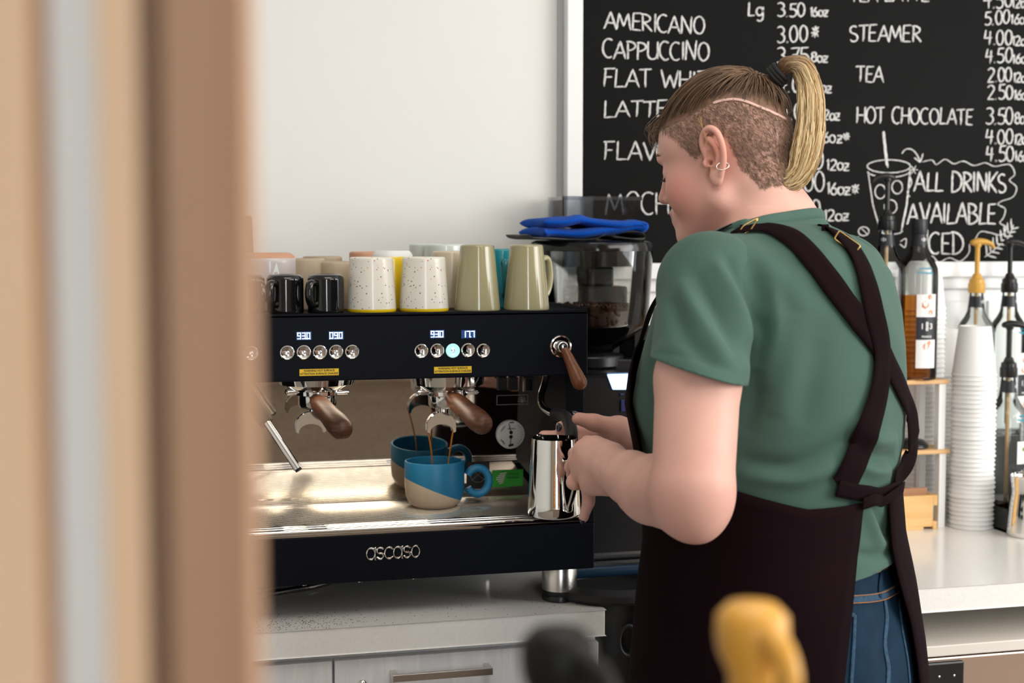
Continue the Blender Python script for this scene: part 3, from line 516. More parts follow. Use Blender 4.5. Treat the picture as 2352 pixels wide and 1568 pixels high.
M_lilac = mat('pale_lilac_glaze', (.60, .54, .53), .3, coat=.3); M_peach = mat('peach_clay', (.62, .33, .21), .6); M_beige = mat('beige_stoneware', (.46, .36, .25), .4)
lm = mug('wide_mug', 618, 2.505, .0475, .0475, .094, M_lilac, 'wide pale grey mug with a peach coloured foot, behind the black cups', foot=(.009, M_peach), corner=.011, handle=(R(160), .022, .006))
z0 = .052; mk('white_mark', ([(x, -math.sqrt(.0479 ** 2 - x * x), z) for x, z in ((-.001, z0), (.017, z0), (.009, z0 + .030))], [(0, 1, 2)]), M_white, lm, smooth=False)
mug('rose_tumbler', 540, 2.62, .0360, .0310, .163, mat('dusty_rose_glaze', (.33, .20, .16), .4), 'tall dusty rose tumbler at the far left beside the wooden screen')
for px, Y, h, lb in ((700, 2.52, .088, 'beige stoneware cup furthest left of three behind the black cups'), (741, 2.61, .0905, 'beige stoneware cup at the back, between two others like it'), (768, 2.52, .0825, 'beige stoneware cup touching the speckled cup, behind a black cup')):
    mug('stoneware_cup', px, Y, .0375, .0355, h, M_beige, lb, 'beige stoneware cups on the machine', corner=.004)
mug('yellow_mug', 902, 2.51, .0400, .0370, .094, M_yel, 'yellow mug with a white foot behind the two speckled cups', foot=(.010, M_paper), corner=.007)
mug('peach_cup', 842, 2.61, .0330, .0310, .0985, M_peach, 'small peach cup peeping over the left speckled cup')
M_mint = mat('pale_mint_glaze', (.62, .68, .64), .2, coat=.4)
mug('mint_mug', 978, 2.66, .0330, .0310, .1125, M_mint, 'pale mint mug at the very back, left of another pale mug', 'pale mint mugs on the machine')
mug('mint_mug', 1022, 2.60, .0410, .0380, .1120, M_mint, 'larger pale mint mug at the back behind the cream mug', 'pale mint mugs on the machine', handle=(R(-70), .02, .005))
mug('cream_mug', 1036, 2.505, .0350, .0330, .1000, mat('cream_glaze', (.62, .53, .38), .3, coat=.3), 'cream mug between the speckled cup and the tall sage cup')
mug('teal_mug', 1152, 2.505, .0360, .0340, .1040, mat('teal_glaze', (.01, .22, .26), .25, coat=.4), 'teal mug showing between the two tall sage cups', handle=(R(-95), .018, .005))
# ------------------------------------------------------------------ blue cup under the right group, coffee streams
cpx = PY(998, 1120, 2.450); BC = np.array([cpx[0], 2.450, ZT])
M_dip = mat('blue_dipped_glaze', (.01, .15, .30), .42); nt = M_dip.node_tree; b = nt.nodes['Principled BSDF']; tc = nt.nodes.new('ShaderNodeTexCoord'); sx = nt.nodes.new('ShaderNodeSeparateXYZ'); nt.links.new(tc.outputs['Object'], sx.inputs[0])
m1 = nt.nodes.new('ShaderNodeMath'); m1.operation = 'MULTIPLY_ADD'; m1.inputs[1].default_value = .42; nt.links.new(sx.outputs[0], m1.inputs[0]); nt.links.new(sx.outputs[2], m1.inputs[2])
m2 = nt.nodes.new('ShaderNodeMath'); m2.operation = 'GREATER_THAN'; m2.inputs[1].default_value = .0305; nt.links.new(m1.outputs[0], m2.inputs[0])
mx = nt.nodes.new('ShaderNodeMix'); mx.data_type = 'RGBA'; mx.inputs[6].default_value = (.46, .36, .27, 1); mx.inputs[7].default_value = (.010, .150, .295, 1); nt.links.new(m2.outputs[0], mx.inputs['Factor']); nt.links.new(mx.outputs[2], b.inputs['Base Color'])
bc = empty('coffee_cup', BC, 'blue and sand two-tone coffee cup under the right brew group, catching espresso', 'cup')
mk('body', lathe([(.0001, .001), (.030, .001), (.033, .0), (.036, .0015), (.045, .008), (.0505, .020), (.0525, .040), (.0525, .079), (.0515, .081), (.0500, .0815), (.0487, .0800), (.0485, .05), (.046, .022), (.038, .010), (.0001, .008)], 72), M_dip, bc)
mk('handle', tube([(.075 + .0205 * math.cos(t), -.010, .043 + .0205 * math.sin(t) * 1.12) for t in np.linspace(R(150), R(-150), 30)], .0070, 18), mat('blue_glaze', (.010, .150, .295), .42), bc)
mk('coffee', lathe([(.0001, .030), (.0470, .030)], 48), mat('espresso_crema', (.20, .075, .02), .3), bc)
M_esp = mat('espresso', (.42, .15, .02), .15, emit=None)
for (ax, ay), (bx, by), lb in (((983, 991), (993, 1066), 'thin stream of espresso pouring into the cup from the left spout'), ((1041, 988), (1030, 1066), 'thin stream of espresso pouring into the cup from the right spout')):
    a = PY(ax, ay, 2.420); b = PY(bx, by, 2.443); d = np.array([0, 0, -.042]); mid = a * .55 + b * .45 + np.array([(b[0] - a[0]) * .12, 0, 0])
    s = mk('espresso_stream', tube([p - a for p in spline([a, mid, b, b + d], 8)], [.0014, .0016, .0012, .0011], 10), M_esp, loc=a); tag(s, lb, 'coffee', 'espresso streams')
# ------------------------------------------------------------------ milk pitcher in the hand
PC = U(1273, 1100, 2.262); pz0 = U(1275, 1196, 2.225)[2]; PHh = .099
mp = empty('milk_pitcher', (PC[0], PC[1], pz0), 'polished steel milk pitcher held in the hand under the steam wand', 'pitcher')
prof = [(.0001, 0), (.036, 0), (.040, .002), (.0418, .006), (.0412, .020), (.0390, .060), (.0367, .100), (.0356, .121), (.0352, .1238), (.0345, .1238), (.0345, .112), (.0375, .060), (.0397, .012), (.0001, .008)]
v, f = lathe(prof, 72); v2 = []
for x, y, z in v:   # pouring lip turned away to the left
    r = math.hypot(x, y); an = math.atan2(y, x); k = .22 * max(0, math.cos(an - R(120))) ** 14 * max(0, (z - .085) / .039) ** 1.5
    v2.append((x * (1 + .42 * k), y * (1 + .42 * k), z + .005 * k))
mk('body', (v2, f), M_chrome, mp)
mk('milk', lathe([(.0001, .062), (.0360, .062)], 40), M_paper, mp)
HD = R(-78); hd = lambda q, z: (q * math.cos(HD), q * math.sin(HD), z)
mk('handle', tube(spline([hd(.034, .090), hd(.054, .095), hd(.073, .088), hd(.072, .066), hd(.060, .038), hd(.052, .024), hd(.050, .016), hd(.0405, .015)], 6), .0034, 12, flat=(.7, 1.5)), M_chrome, mp)
# ------------------------------------------------------------------ grinders, cloths
GX, GY = PY(1351, 650, 2.655)[0] + .008, 2.655
gd = empty('coffee_grinder', (GX, GY, CT), 'black coffee grinder with a clear hopper of beans and lit screen, beside the machine', 'grinder')
def gl(g): return shift(join(g) if isinstance(g, list) else g, (-GX, -GY, -CT))
M_clear = glass('clear_hopper', (.90, .90, .89)); zat = lambda px, py, Y: PY(px, py, Y)[2]
zb_ = zat(1400, 806, GY); zk = zat(1475, 738, GY); zl = zat(1487, 572, GY)
mk('body', gl([prism([(GX - .075 + .0, 2.535), (GX + .11, 2.535), (GX + .11, 2.775), (GX - .075, 2.775)], CT + .02, zb_ - .03), box(GX - .085, GX + .12, 2.53, 2.785, CT, CT + .02)]), M_blackp, gd, smooth=False, bevel=.012, seg=3)
mk('collar', gl([lathe([(.05, zb_ - .032), (.062, zb_ - .028), (.062, zb_ - .006), (.046, zb_)], 40, cx=GX, cy=GY), box(GX + .03, GX + .10, GY - .05, GY + .05, zb_ - .035, zb_ - .012), box(GX + .075, GX + .115, GY - .03, GY + .06, zb_ - .02, zb_ + .05)]), M_blackp, gd, bevel=.003)
hp_ = mk('hopper', gl(lathe_open([(.040, zb_ - .002), (.043, zb_ + .004), (.106, zk - .006), (.1085, zk), (.1175, zl), (.1155, zl), (.1065, zk), (.104, zk - .005), (.041, zb_ + .005)], 64, cx=GX, cy=GY)), M_clear, gd)
bt = zat(1380, 706, GY - .06); bp = [(.0001, bt - .004), (.06, bt - .001), (.095, bt), (.1020, bt - .006), (.1030, zk - .002), (.040, zb_ + .007), (.0001, zb_ + .007)]
bn = [lathe(bp, 40, cx=GX, cy=GY)]
el_ = lathe([(.0001, -.0035), (.0024, -.0024), (.0034, 0), (.0024, .0024), (.0001, .0035)], 7)
for i in range(420):
    t = rng.random(); an = rng.random() * 2 * math.pi
    if i < 170: r = .1 * math.sqrt(rng.random()); z = bt + .001
    elif i < 300: z = zk + (bt - zk) * t; r = .1025
    else: z = zb_ + .01 + (zk - zb_ - .01) * t; r = .042 + .061 * t
    q = rot_geo(el_, Matrix.Rotation(rng.random() * 6, 4, 'X') @ Matrix.Rotation(rng.random() * 6, 4, 'Y') @ Matrix.Scale(1.35, 4, (0, 0, 1))); bn.append(shift(q, (GX + r * math.cos(an), GY + r * math.sin(an), z)))
bo = mk('beans', gl(bn), M_beans, gd); bo['kind'] = 'stuff'
mk('lid', gl(lathe([(.0001, zl + .017), (.108, zl + .017), (.119, zl + .013), (.1215, zl + .004), (.1215, zl - .003), (.116, zl - .003), (.116, zl)], 64, cx=GX, cy=GY)), mat('black_gloss_plastic', (.008, .008, .009), .12), gd)
sq = [PY(*p, 2.534) for p in ((1393, 857), (1456, 857), (1445, 894), (1407, 894))]
scn = mk('screen', gl(prism([(p[0], p[2]) for p in sq], 2.531, 2.534, 'y')), mat('lit_screen', (.3, .5, 1), .4, emit=((0.42, 0.60, 1.0), 2.4)), gd, smooth=False)
c = (sq[0] + sq[1] + sq[2] + sq[3]) / 4; mk('cup_symbol', gl([shift(q, (c[0] - .004, 2.5305, c[2] - .004)) for q in (tube([(-.006, 0, .006), (-.004, 0, -.006), (.004, 0, -.006), (.006, 0, .006)], .0006, 6), tube([(-.009, 0, -.009), (.009, 0, -.009)], .0006, 6))]), M_led, scn)
p = PY(1430, 930, 2.534); mk('button', gl([box(p[0] - .004, p[0] + .010, 2.5315, 2.5345, p[2] - .012, p[2] + .010), box(p[0] - .006, p[0] + .002, 2.5315, 2.5345, p[2] + .018, p[2] + .022)]), mat('blue_button', (.02, .03, .10), .3), gd, smooth=False, bevel=.001)
gh = empty('coffee_grinder', (.905, 2.853, CT), 'second coffee grinder behind the first, only its square clear bean box in view', 'grinder')
def g2(g): return shift(join(g) if isinstance(g, list) else g, (-.905, -2.853, -CT))
qa = PY(1293, 450, 2.80); qb = PY(1472, 450, 2.80); hz0, hz1 = 1.46, qa[2]; hx0, hx1 = qa[0], qb[0]; hy0, hy1 = 2.80, 2.905; w_ = .002
mk('body', g2([box(.85, .96, 2.80, 2.905, CT, 1.42), box(.875, .935, 2.815, 2.89, 1.42, 1.46)]), M_blackp, gh, smooth=False, bevel=.005)
mk('hopper', g2([box(hx0, hx1, hy0, hy0 + w_, hz0, hz1), box(hx0, hx1, hy1 - w_, hy1, hz0, hz1), box(hx0, hx0 + w_, hy0, hy1, hz0, hz1), box(hx1 - w_, hx1, hy0, hy1, hz0, hz1), box(hx0 + .065, hx0 + .067, hy0, hy1, hz0, hz1)]), glass('smoky_box', (.80, .82, .86), .1), gh, smooth=False)
mk('hopper_rim', g2([box(hx0 - .002, hx1 + .002, hy0 - .002, hy0 + .001, hz1 - .008, hz1), box(hx0 - .002, hx0 + .001, hy0, hy1, hz1 - .008, hz1), box(hx1 - .001, hx1 + .002, hy0, hy1, hz1 - .008, hz1)]), glass('clear_rim', (.75, .78, .84), .15, 2.2), gh, smooth=False)
b2 = [box(hx0 + .07, hx1 - .004, hy0 + .004, hy1 - .004, hz0, hz0 + .062)] + [shift(rot_geo(el_, Matrix.Rotation(rng.random() * 6, 4, 'X') @ Matrix.Scale(1.4, 4, (0, 0, 1))), (rng.uniform(hx0 + .075, hx1 - .008), rng.uniform(hy0 + .006, hy1 - .008), hz0 + .062 + rng.random() * .008)) for _ in range(130)]
o = mk('beans', g2(b2), M_beans, gh); o['kind'] = 'stuff'
# folded cloths lying on the grinder lid
def cloth(name, pts, th, y0, y1, m, label, seed, amp=.004, origin=None):
    r_ = np.random.default_rng(seed); P = np.array(spline(pts, 9)); n = len(P); t = np.gradient(P, axis=0); t /= np.linalg.norm(t, axis=1)[:, None]; q = np.stack([-t[:, 1], t[:, 0]], 1)
    ny = 15; v, f = [], []; ph = r_.random(6) * 6
    loop = [(i, 1) for i in range(n)] + [(i, -1) for i in range(n - 1, -1, -1)]; k = len(loop)
    for j in range(ny):
        u = j / (ny - 1); edge = min(u, 1 - u) * 8; tt = th * (min(1, edge) ** .5 * .75 + .25)
        for i, s in loop:
            e2 = min(i, n - 1 - i) / 3; te = tt * (.35 + .65 * min(1, e2) ** .5)
            w = amp * (math.sin(u * 5 + ph[0] + i * .12) * .5 + math.sin(u * 9 + ph[1] - i * .2) * .3 + math.sin(u * 3 + i * .33 + ph[2]) * .35)
            xx = P[i] + q[i] * s * te / 2; v.append((xx[0] + w * .8 + .006 * math.sin(u * 6 + ph[3]), y0 + (y1 - y0) * u + .006 * math.sin(i * .25 + ph[4]), xx[1] + abs(w) * .6))
    for j in range(ny - 1):
        for i in range(k): i2 = (i + 1) % k; f.append((j * k + i, j * k + i2, (j + 1) * k + i2, (j + 1) * k + i))
    for i in range(n - 1):
        f.append((i, k - 1 - i, k - 2 - i, i + 1)); b0 = (ny - 1) * k; f.append((b0 + i, b0 + i + 1, b0 + k - 2 - i, b0 + k - 1 - i))
    org = np.array(origin); o = mk(name, shift((v, f), -org), m, loc=org, angle=80); sd = o.modifiers.new('s', 'SUBSURF'); sd.levels = 1; sd.render_levels = 1
    return tag(o, label, 'cloth')
CY = 2.60; cp = lambda L: [(PY(x, y, CY)[0], PY(x, y, CY)[2]) for x, y in L]
M_gcl = mat('grey_cloth', (.065, .070, .068), .9, bump=(500, .7, .002), sheen=.1); M_bcl = mat('blue_towel', (.002, .070, .42), .95, spec=.1, bump=(420, .9, .003), sheen=.08)
lt_ = zl + .017
cloth('folded_cloth', [(x, z + .001) for x, z in cp([(1206, 540), (1216, 548), (1250, 549), (1310, 551), (1355, 550), (1372, 541), (1400, 535), (1440, 534), (1464, 538), (1470, 546), (1458, 551), (1430, 549), (1400, 546)])], .0045, 2.555, 2.745, M_gcl, 'dark grey cloth folded flat under the blue towel on the grinder lid', 3, .0015, (GX, GY, lt_))
cloth('towel', cp([(1236, 534), (1270, 536), (1320, 538), (1380, 531), (1440, 525), (1460, 527), (1468, 521), (1456, 517), (1420, 519), (1370, 515), (1325, 507), (1285, 512), (1240, 512)]), .0185, 2.545, 2.735, M_bcl, 'bright blue ribbed towel folded on top of the grey cloth above the grinder', 8, .004, (GX, GY, lt_ + .01))
# ------------------------------------------------------------------ knock bin in the gap, hose and grounds on the worktop
kc = PZ(1440, 1366, .925); KX, KY = kc[0] + .050, 2.372
kb_ = empty('knock_bin', (KX, KY, 0), 'black round-rimmed knock bin in the gap beside the worktop end, behind the apron', 'bin')
mk('body', lathe([(.078, 0), (.082, .01), (.092, .80), (.094, .87), (.090, .90)], 56), M_blackp, kb_)
mk('rim', lathe([(.085, .902), (.118, .902), (.124, .908), (.122, .918), (.104, .926), (.098, .92), (.092, .90)], 64, cx=-.030), M_rubber, kb_)
mk('knock_bar', tube([(-.10, 0, .935), (.10, 0, .935)], .010, 14), mat('blue_highlight_rubber', (.01, .03, .06), .25), kb_)  # bluish highlight on the bin top is put into the bar's colour
ring = PY(1437, 1466, 2.285); mk('ring_handle', tube([(ring[0] - KX + .016 * math.cos(t), ring[1] - KY - .012, ring[2] + .026 * math.sin(t)) for t in np.linspace(0, 2 * math.pi, 29)[:-1]], .004, 10, closed=True), M_rubber, kb_)
hs = [PZ(540, 1372, .906), PZ(600, 1366, .906), PZ(660, 1356, .906), PZ(720, 1346, .906), PZ(760, 1335, .906)]
P = spline(hs, 26); o = mk('braided_hose', tube([p - hs[0] for p in P], [.0052 + (.0007 if i % 2 else 0) for i in range(len(P))], 14), mat('steel_braid', (.35, .33, .32), .3, 1.0), loc=hs[0]); tag(o, 'braided steel hose lying on the worktop under the left of the machine', 'hose')
gg = []
for i in range(520):
    if i < 380: x = rng.normal(.235, .05); y = rng.normal(2.285, .028)
    else: x = rng.uniform(.15, .72); y = rng.uniform(2.252, 2.40)
    if y < 2.2515 or x > .73: continue
    s = rng.uniform(.0003, .0009); gg.append(shift(lathe([(s, 0), (s * .8, s * .8), (.00001, s)], 5), (x, y, CT)))
o = mk('coffee_grounds', gg, M_beans); tag(o, 'spilled coffee grounds scattered on the worktop in front of the machine', 'coffee grounds', kind='stuff')
# ------------------------------------------------------------------ riser shelf on the right worktop
M_birch = mat('birch_wood', (.62, .35, .15), .45, wood=((6, 40, 40), (.72, .45, .21)))
RZ1 = PY(2180, 871, 2.72)[2]; RZ0 = PY(2183, 1031, 2.72)[2]; RXR = PY(2181, 880, 2.72)[0]
rs = empty('riser_shelf', (1.40, 2.76, CT), 'two-tier wooden riser shelf with white uprights on the right worktop', 'shelf')
rl = lambda g: shift(join(g) if isinstance(g, list) else g, (-1.40, -2.76, -CT))
mk('shelf_board', rl(box(1.15, RXR, 2.72, 2.822, RZ1 - .0095, RZ1)), M_birch, rs, smooth=False, bevel=.0015)
mk('shelf_board', rl(box(1.15, RXR + .005, 2.72, 2.822, RZ0 - .0095, RZ0)), M_birch, rs, smooth=False, bevel=.0015)
for x in (1.155, RXR - .0175): mk('upright', rl([box(x, x + .0155, 2.724, 2.742, CT, RZ0 - .0095), box(x - .004, x + .0115, 2.724, 2.742, RZ0, RZ1 - .0095)]), M_white, rs, smooth=False)
for x in (1.155, RXR - .0175): mk('upright', rl([box(x, x + .0155, 2.806, 2.820, CT, RZ0 - .0095), box(x - .004, x + .0115, 2.806, 2.820, RZ0, RZ1 - .0095)]), M_white, rs, smooth=False)
dz_ = PY(2095, 1030, 2.75)
o = mk('black_lid', lathe([(.0001, 0), (.034, 0), (.037, .003), (.036, .008), (.026, .017), (.010, .020), (.0001, .0205)], 40), M_blackp, loc=(dz_[0] + .006, 2.765, RZ0)); tag(o, 'small black domed lid on the lower board of the riser shelf', 'lid')
bx0, bx1 = 1.42, PY(2143, 1200, 2.709)[0]; bh = PY(2143, 1137, 2.709)[2] - CT
wb = empty('wooden_box', ((bx0 + bx1) / 2, 2.755, CT), 'finger-jointed pale wooden box under the riser shelf on the right worktop', 'box')
wl_ = lambda g: shift(join(g) if isinstance(g, list) else g, (-(bx0 + bx1) / 2, -2.755, -CT)); M_pine = mat('pine_wood', (.72, .42, .15), .5, wood=((5, 50, 50), (.82, .53, .24)))
mk('side', wl_([box(bx0, bx1, 2.709, 2.719, CT + .006, CT + bh), box(bx0, bx0 + .05, 2.709, 2.719, CT, CT + .006), box(bx1 - .105, bx1 - .022, 2.709, 2.719, CT, CT + .006)]), M_pine, wb, smooth=False, bevel=.0008)
mk('side', wl_([box(bx1, bx1 + .010, 2.709, 2.80, CT, CT + .017), box(bx1, bx1 + .010, 2.709, 2.80, CT + bh - .022, CT + bh), box(bx1 - .002, bx1 + .004, 2.719, 2.80, CT + .017, CT + bh - .022)]), M_pine, wb, smooth=False, bevel=.0008)
mk('side', wl_([box(bx0 - .01, bx0, 2.709, 2.80, CT, CT + bh), box(bx0, bx1, 2.79, 2.80, CT, CT + bh)]), M_pine, wb, smooth=False, bevel=.0008)
mk('bottom', wl_(box(bx0, bx1, 2.719, 2.79, CT + .006, CT + .012)), M_pine, wb, smooth=False)
mk('divider_board', wl_(box(bx0 + .01, bx1 - .006, 2.725, 2.731, CT + .012, CT + bh + .014)), mat('brown_board', (.40, .20, .10), .6), wb, smooth=False)
# ------------------------------------------------------------------ syrup bottles
M_gl = glass('bottle_glass', (.93, .95, .94)); M_amb = mat('amber_syrup', (.80, .28, .04), .02, trans=1.0, ior=1.33); M_dark = mat('dark_syrup', (.10, .03, .015), .05, trans=.9, ior=1.33)
M_lab = mat('label_paper', (.85, .85, .84), .5); M_navy = mat('label_navy', (.012, .014, .02), .4); M_teal = mat('blue_marker', (.03, .45, .62), .5)
BR = .0415
BPROF = [(.0001, .004), (.034, .002), (.038, 0), (.0405, .003), (BR, .010), (BR, .222), (.0400, .236), (.034, .250), (.0255, .262), (.0195, .274), (.0168, .290), (.0150, .310), (.0148, .330)]
def cyl(g, r, a0):   # wrap a flat (x, z-up as y) drawing round a bottle, centred on angle a0
    return [((r + p[2]) * math.cos(a0 + p[0] / r), (r + p[2]) * math.sin(a0 + p[0] / r), p[1]) for p in g[0]], g[1]
def patch(w, z0, z1, th=.0003, n=10, cx=0.0):
    xs = np.linspace(-w / 2, w / 2, n) + cx; v = [(x, z, t) for t in (0, th) for z in (z0, z1) for x in xs]; f = []
    for i in range(n - 1): f += [(2 * n + i, 2 * n + i + 1, 3 * n + i + 1, 3 * n + i)]
    return v, f
def rad(z):
    return float(np.interp(z, [p[1] for p in BPROF[4:]], [p[0] for p in BPROF[4:]]))
def num183(s, r, a0, zc, grow=0.0):
    L = lambda t, x, z, k, sx=1: cyl(shift(text_geo(t, k, .0001, sx=sx, bold=.0002), (x, zc + z, grow)), r, a0)
    return [L('1', -.0105 * s, 0, .017 * s), L('8', 0, .0048 * s, .0135 * s), L('8', 0, -.0048 * s, .0135 * s), L('3', .0098 * s, 0, .017 * s)]
def blob(cx, cz, s, rot):   # angular shapes printed on the label: pieces of caramel / pods
    a = np.array([(-.5, -.35), (.1, -.55), (.55, -.2), (.45, .35), (-.1, .55), (-.55, .2)]) * s; c, d = math.cos(rot), math.sin(rot)
    return prism([(cx + x * c - y * d, cz + x * d + y * c) for x, y in a], 0, .0002)
def bottle(name, loc, label, a0, level, M_liq, top='pump', m_top=None, pics=None, group='syrup bottles on the right worktop', rz=0.0, note=True, picm=None, spin=0.0, cut=.0):
    o = empty(name, loc, label, 'bottle', group, rz)
    mk('glass_body', lathe_open([p for p in BPROF[1:]], 56), M_gl, o)
    if level: mk('syrup', lathe([(.0001, .005), (.037, .005), (BR - .0022, .012), (BR - .0022, min(level, .222)), (.0001, min(level, .222))] if level <= .222 else [(.0001, .005), (.037, .005), (BR - .0022, .012), (BR - .0022, .222), (.0001, .222)], 48), M_liq, o)
    mk('neck_band', lathe_open([(rad(.284) + .0004, .284), (rad(.296) + .0004, .296), (rad(.308) + .0004, .308)], 40), M_navy, o)
    lb = mk('label', cyl(patch(.045, .026, .182), BR + .0003, a0), M_lab, o, smooth=True)
    mk('band', cyl(patch(.0452, .086, .134), BR + .0006, a0), M_navy, lb)
    mk('print', num183(1.0, BR + .0012, a0, .114) + [cyl(shift(text_geo('FRANCE', .006, .0001, bold=.0001), (0, .0925, .001)), BR, a0)], M_lab, lb, smooth=False)
    if pics: mk('picture', [cyl(shift(blob(*q), (0, 0, .0006)), BR, a0) for q in pics], picm, lb, smooth=False)
    if note: mk('marker_note', [shift(q, (0, 0, 0)) for q in [cyl(tube([(x, z, .0004) for x, z in w_], .0009, 6), BR - .001 if w_[0][1] < .235 else .0385, a0 - .15) for w_ in note]] if note is not True else [cyl(tube([(-.018 + .0012 * i, .228 + .003 * math.sin(i * 1.9) - .00008 * i, .0004) for i in range(30)], .0008, 6), BR - .0012, a0 - .1), cyl(tube([(-.014 + .0012 * i, .236 + .0025 * math.sin(i * 2.3), .0004) for i in range(24)], .0007, 6), .0398, a0 - .1)], M_teal, o)
    mk('neck_print', num183(.42, rad(.296) + .0007, a0 + .15, .2965), M_lab, o, smooth=False)
    if top == 'cap': mk('cap', lathe([(.0165, .308), (.0172, .310), (.0172, .338), (.0165, .340), (.0001, .340)], 40), m_top, o)
    else: pump(o, m_top, spin)
    return o
def pump(o, m, spin=0.0, ext=.062):
    pm = mk('pump', lathe([(.0178, .316), (.0185, .318), (.0185, .336), (.0165, .338), (.0160, .346), (.0115, .349), (.0085, .358), (.0055, .3595), (.0055, .362 + ext), (.0001, .362 + ext)], 40), m, o)
    zt = .362 + ext; c, s = math.cos(spin), math.sin(spin)
    nz = [(-.009, zt + .004), (0, zt + .006), (.014, zt + .0055), (.027, zt + .002), (.034, zt - .004), (.036, zt - .009)]
    mk('nozzle', [tube([(x * c, x * s, z) for x, z in spline(nz, 5)], [.0085, .0095, .0085, .0068, .0056, .0046], 16, flat=(.8, 1.1), rnd=1), lathe([(.0075, zt - .006), (.0085, zt - .001), (.0085, zt + .004)], 24)], m, pm)
    mk('dip_tube', tube([(0, 0, .318), (0, 0, .02)], .0042, 12), mat('tube_tan', (.50, .34, .18), .4), pm)
M_cpic = mat('printed_caramel', (.50, .13, .03), .5, noise=(90, .8, (.85, .50, .32))); M_gpic = mat('printed_leaf', (.25, .36, .05), .5, noise=(120, .9, (.10, .06, .03))); M_opic = mat('printed_orange', (.70, .25, .02), .5, noise=(110, .9, (.12, .03, .01)))
cpics = [(.006, .176, .010, .3), (-.004, .160, .015, .9), (.008, .144, .011, 1.8), (-.001, .072, .013, .4), (.006, .079, .009, 1.2)]
xa = PY(2046, 700, 2.742)[0]; xb = PY(2106, 700, 2.750)[0] + .003
bottle('syrup_bottle', (xb, 2.752, RZ1), 'capped bottle of amber syrup, its label facing out, on top of the riser shelf', R(-90 - 2), .180, M_amb, 'cap', M_navy, cpics, picm=M_cpic)
bottle('syrup_bottle', (xa, 2.765, RZ1), 'amber syrup bottle with a black pump, half hidden behind the person on the riser shelf', R(-150), .180, M_amb, 'pump', M_blackp, cpics, picm=M_cpic, spin=R(178))
# stepped black rack with the pump bottles
RKX0, RKX1, RKY0, RKY1 = 1.745, 2.16, 2.630, 2.905; RKZ = PY(2237, 668, 2.852)[2] - .316
rk = empty('bottle_rack', (1.95, 2.76, CT), 'stepped black wire bottle rack at the right edge, holding the pump bottles', 'rack')
kl = lambda g: shift(join(g) if isinstance(g, list) else g, (-1.95, -2.76, -CT))
yb = 2.795
mk('tray', kl([box(RKX0, RKX1, RKY0, yb - .004, CT, CT + .006), box(RKX0, RKX1, RKY0, RKY0 + .004, CT, CT + .05), box(RKX0, RKX0 + .004, RKY0, yb - .004, CT, CT + .05)]), M_blackp, rk, smooth=False)
mk('upper_tier', kl([box(RKX0, RKX1, yb, RKY1, RKZ - .010, RKZ - .004), box(RKX0, RKX1, yb, yb + .004, CT, RKZ - .010), box(RKX0, RKX0 + .004, yb, RKY1, CT, RKZ - .01)]), M_blackp, rk, smooth=False)
mk('wire_rail', kl([tube([(RKX0 + .003, RKY0 + .002, CT + h), (RKX1, RKY0 + .002, CT + h)], .002, 8) for h in (.060, .080)] + [tube([(x, RKY0 + .002, CT), (x, RKY0 + .002, CT + .082)], .002, 8) for x in np.arange(RKX0 + .003, RKX1, .052)]), M_blackp, rk)
opics = [(.0, .168, .018, .8), (.007, .152, .018, .9), (-.006, .145, .014, .7), (.004, .070, .018, .8)]; gpics = [(-.006, .165, .008, 1.3), (.004, .158, .007, 1.2), (.010, .168, .007, .9), (.001, .146, .007, 1.5), (.009, .148, .008, 1.8)]
def bx(px, Y): return PY(px, 800, Y)[0]
bottle('syrup_bottle', (bx(2240, 2.852), 2.852, RKZ - .004), 'clear syrup bottle with a gold pump behind the front stack of paper cups', R(-75), .0, None, 'pump', M_gold, opics, picm=M_opic, spin=R(-12))
bottle('syrup_bottle', (bx(2315, 2.852), 2.852, RKZ - .004), 'syrup bottle with black pump and orange label, upper tier at the right edge', R(-60), .0, None, 'pump', M_blackp, opics, picm=M_opic, spin=R(-14))
bottle('syrup_bottle', (bx(2318, 2.705), 2.705, CT + .006), 'vanilla syrup bottle with a black pump and green pods on its label, lower tier', R(-62), .055, M_dark, 'pump', M_blackp, gpics, picm=M_gpic, spin=R(-16))
sp_ = PY(2322, 1150, 2.60)
mp2 = empty('steel_pitcher', (sp_[0] + .047, 2.60, CT), 'polished steel jug cut off by the right edge of the picture, on the worktop', 'pitcher')
mk('body', lathe([(.0001, 0), (.043, 0), (.0465, .004), (.047, .012), (.043, .06), (.039, .09), (.0405, .118), (.043, .127), (.0422, .127), (.0385, .09), (.042, .06), (.045, .01), (.0001, .006)], 64), M_chrome, mp2)
mk('handle', tube(spline([(.040, 0, .105), (.066, 0, .112), (.072, 0, .07), (.060, 0, .025), (.046, 0, .02)], 6), .004, 12), M_chrome, mp2)
# ------------------------------------------------------------------ stacks of paper cups, upside down and nested
CUP = lathe([(.0445, .0015), (.0455, 0), (.0472, .0012), (.0476, .0028), (.0466, .0046), (.0452, .005), (.0335, .1045), (.0318, .1062), (.0300, .1058), (.0290, .099), (.0001, .099)], 44)
first = None
def cup_stack(x, y, n, pitch, lab, lab_top, group):
    global first
    for i in range(n):
        z = CT + i * pitch; jx, jy = rng.normal(0, .0005, 2); lb = lab_top if i == n - 1 else lab
        if first is None: first = o = mk('paper_cup', CUP, M_paper, loc=(x, y, z)); tag(o, lb, 'cup', group)
        else: o = first.copy(); COL.objects.link(o); o.location = (x + jx, y + jy, z); o['label'] = lb; o['group'] = group
fx = PY(2231, 1150, 2.714)[0]; zt_ = PY(2230, 748, 2.714)[2] - CT; n1 = 35
cup_stack(fx, 2.714, n1, (zt_ - .1062) / (n1 - 1), 'white paper cup nested in the tall front stack beside the riser shelf', 'topmost paper cup of the tall front stack beside the riser shelf', 'paper cups in the front stack')
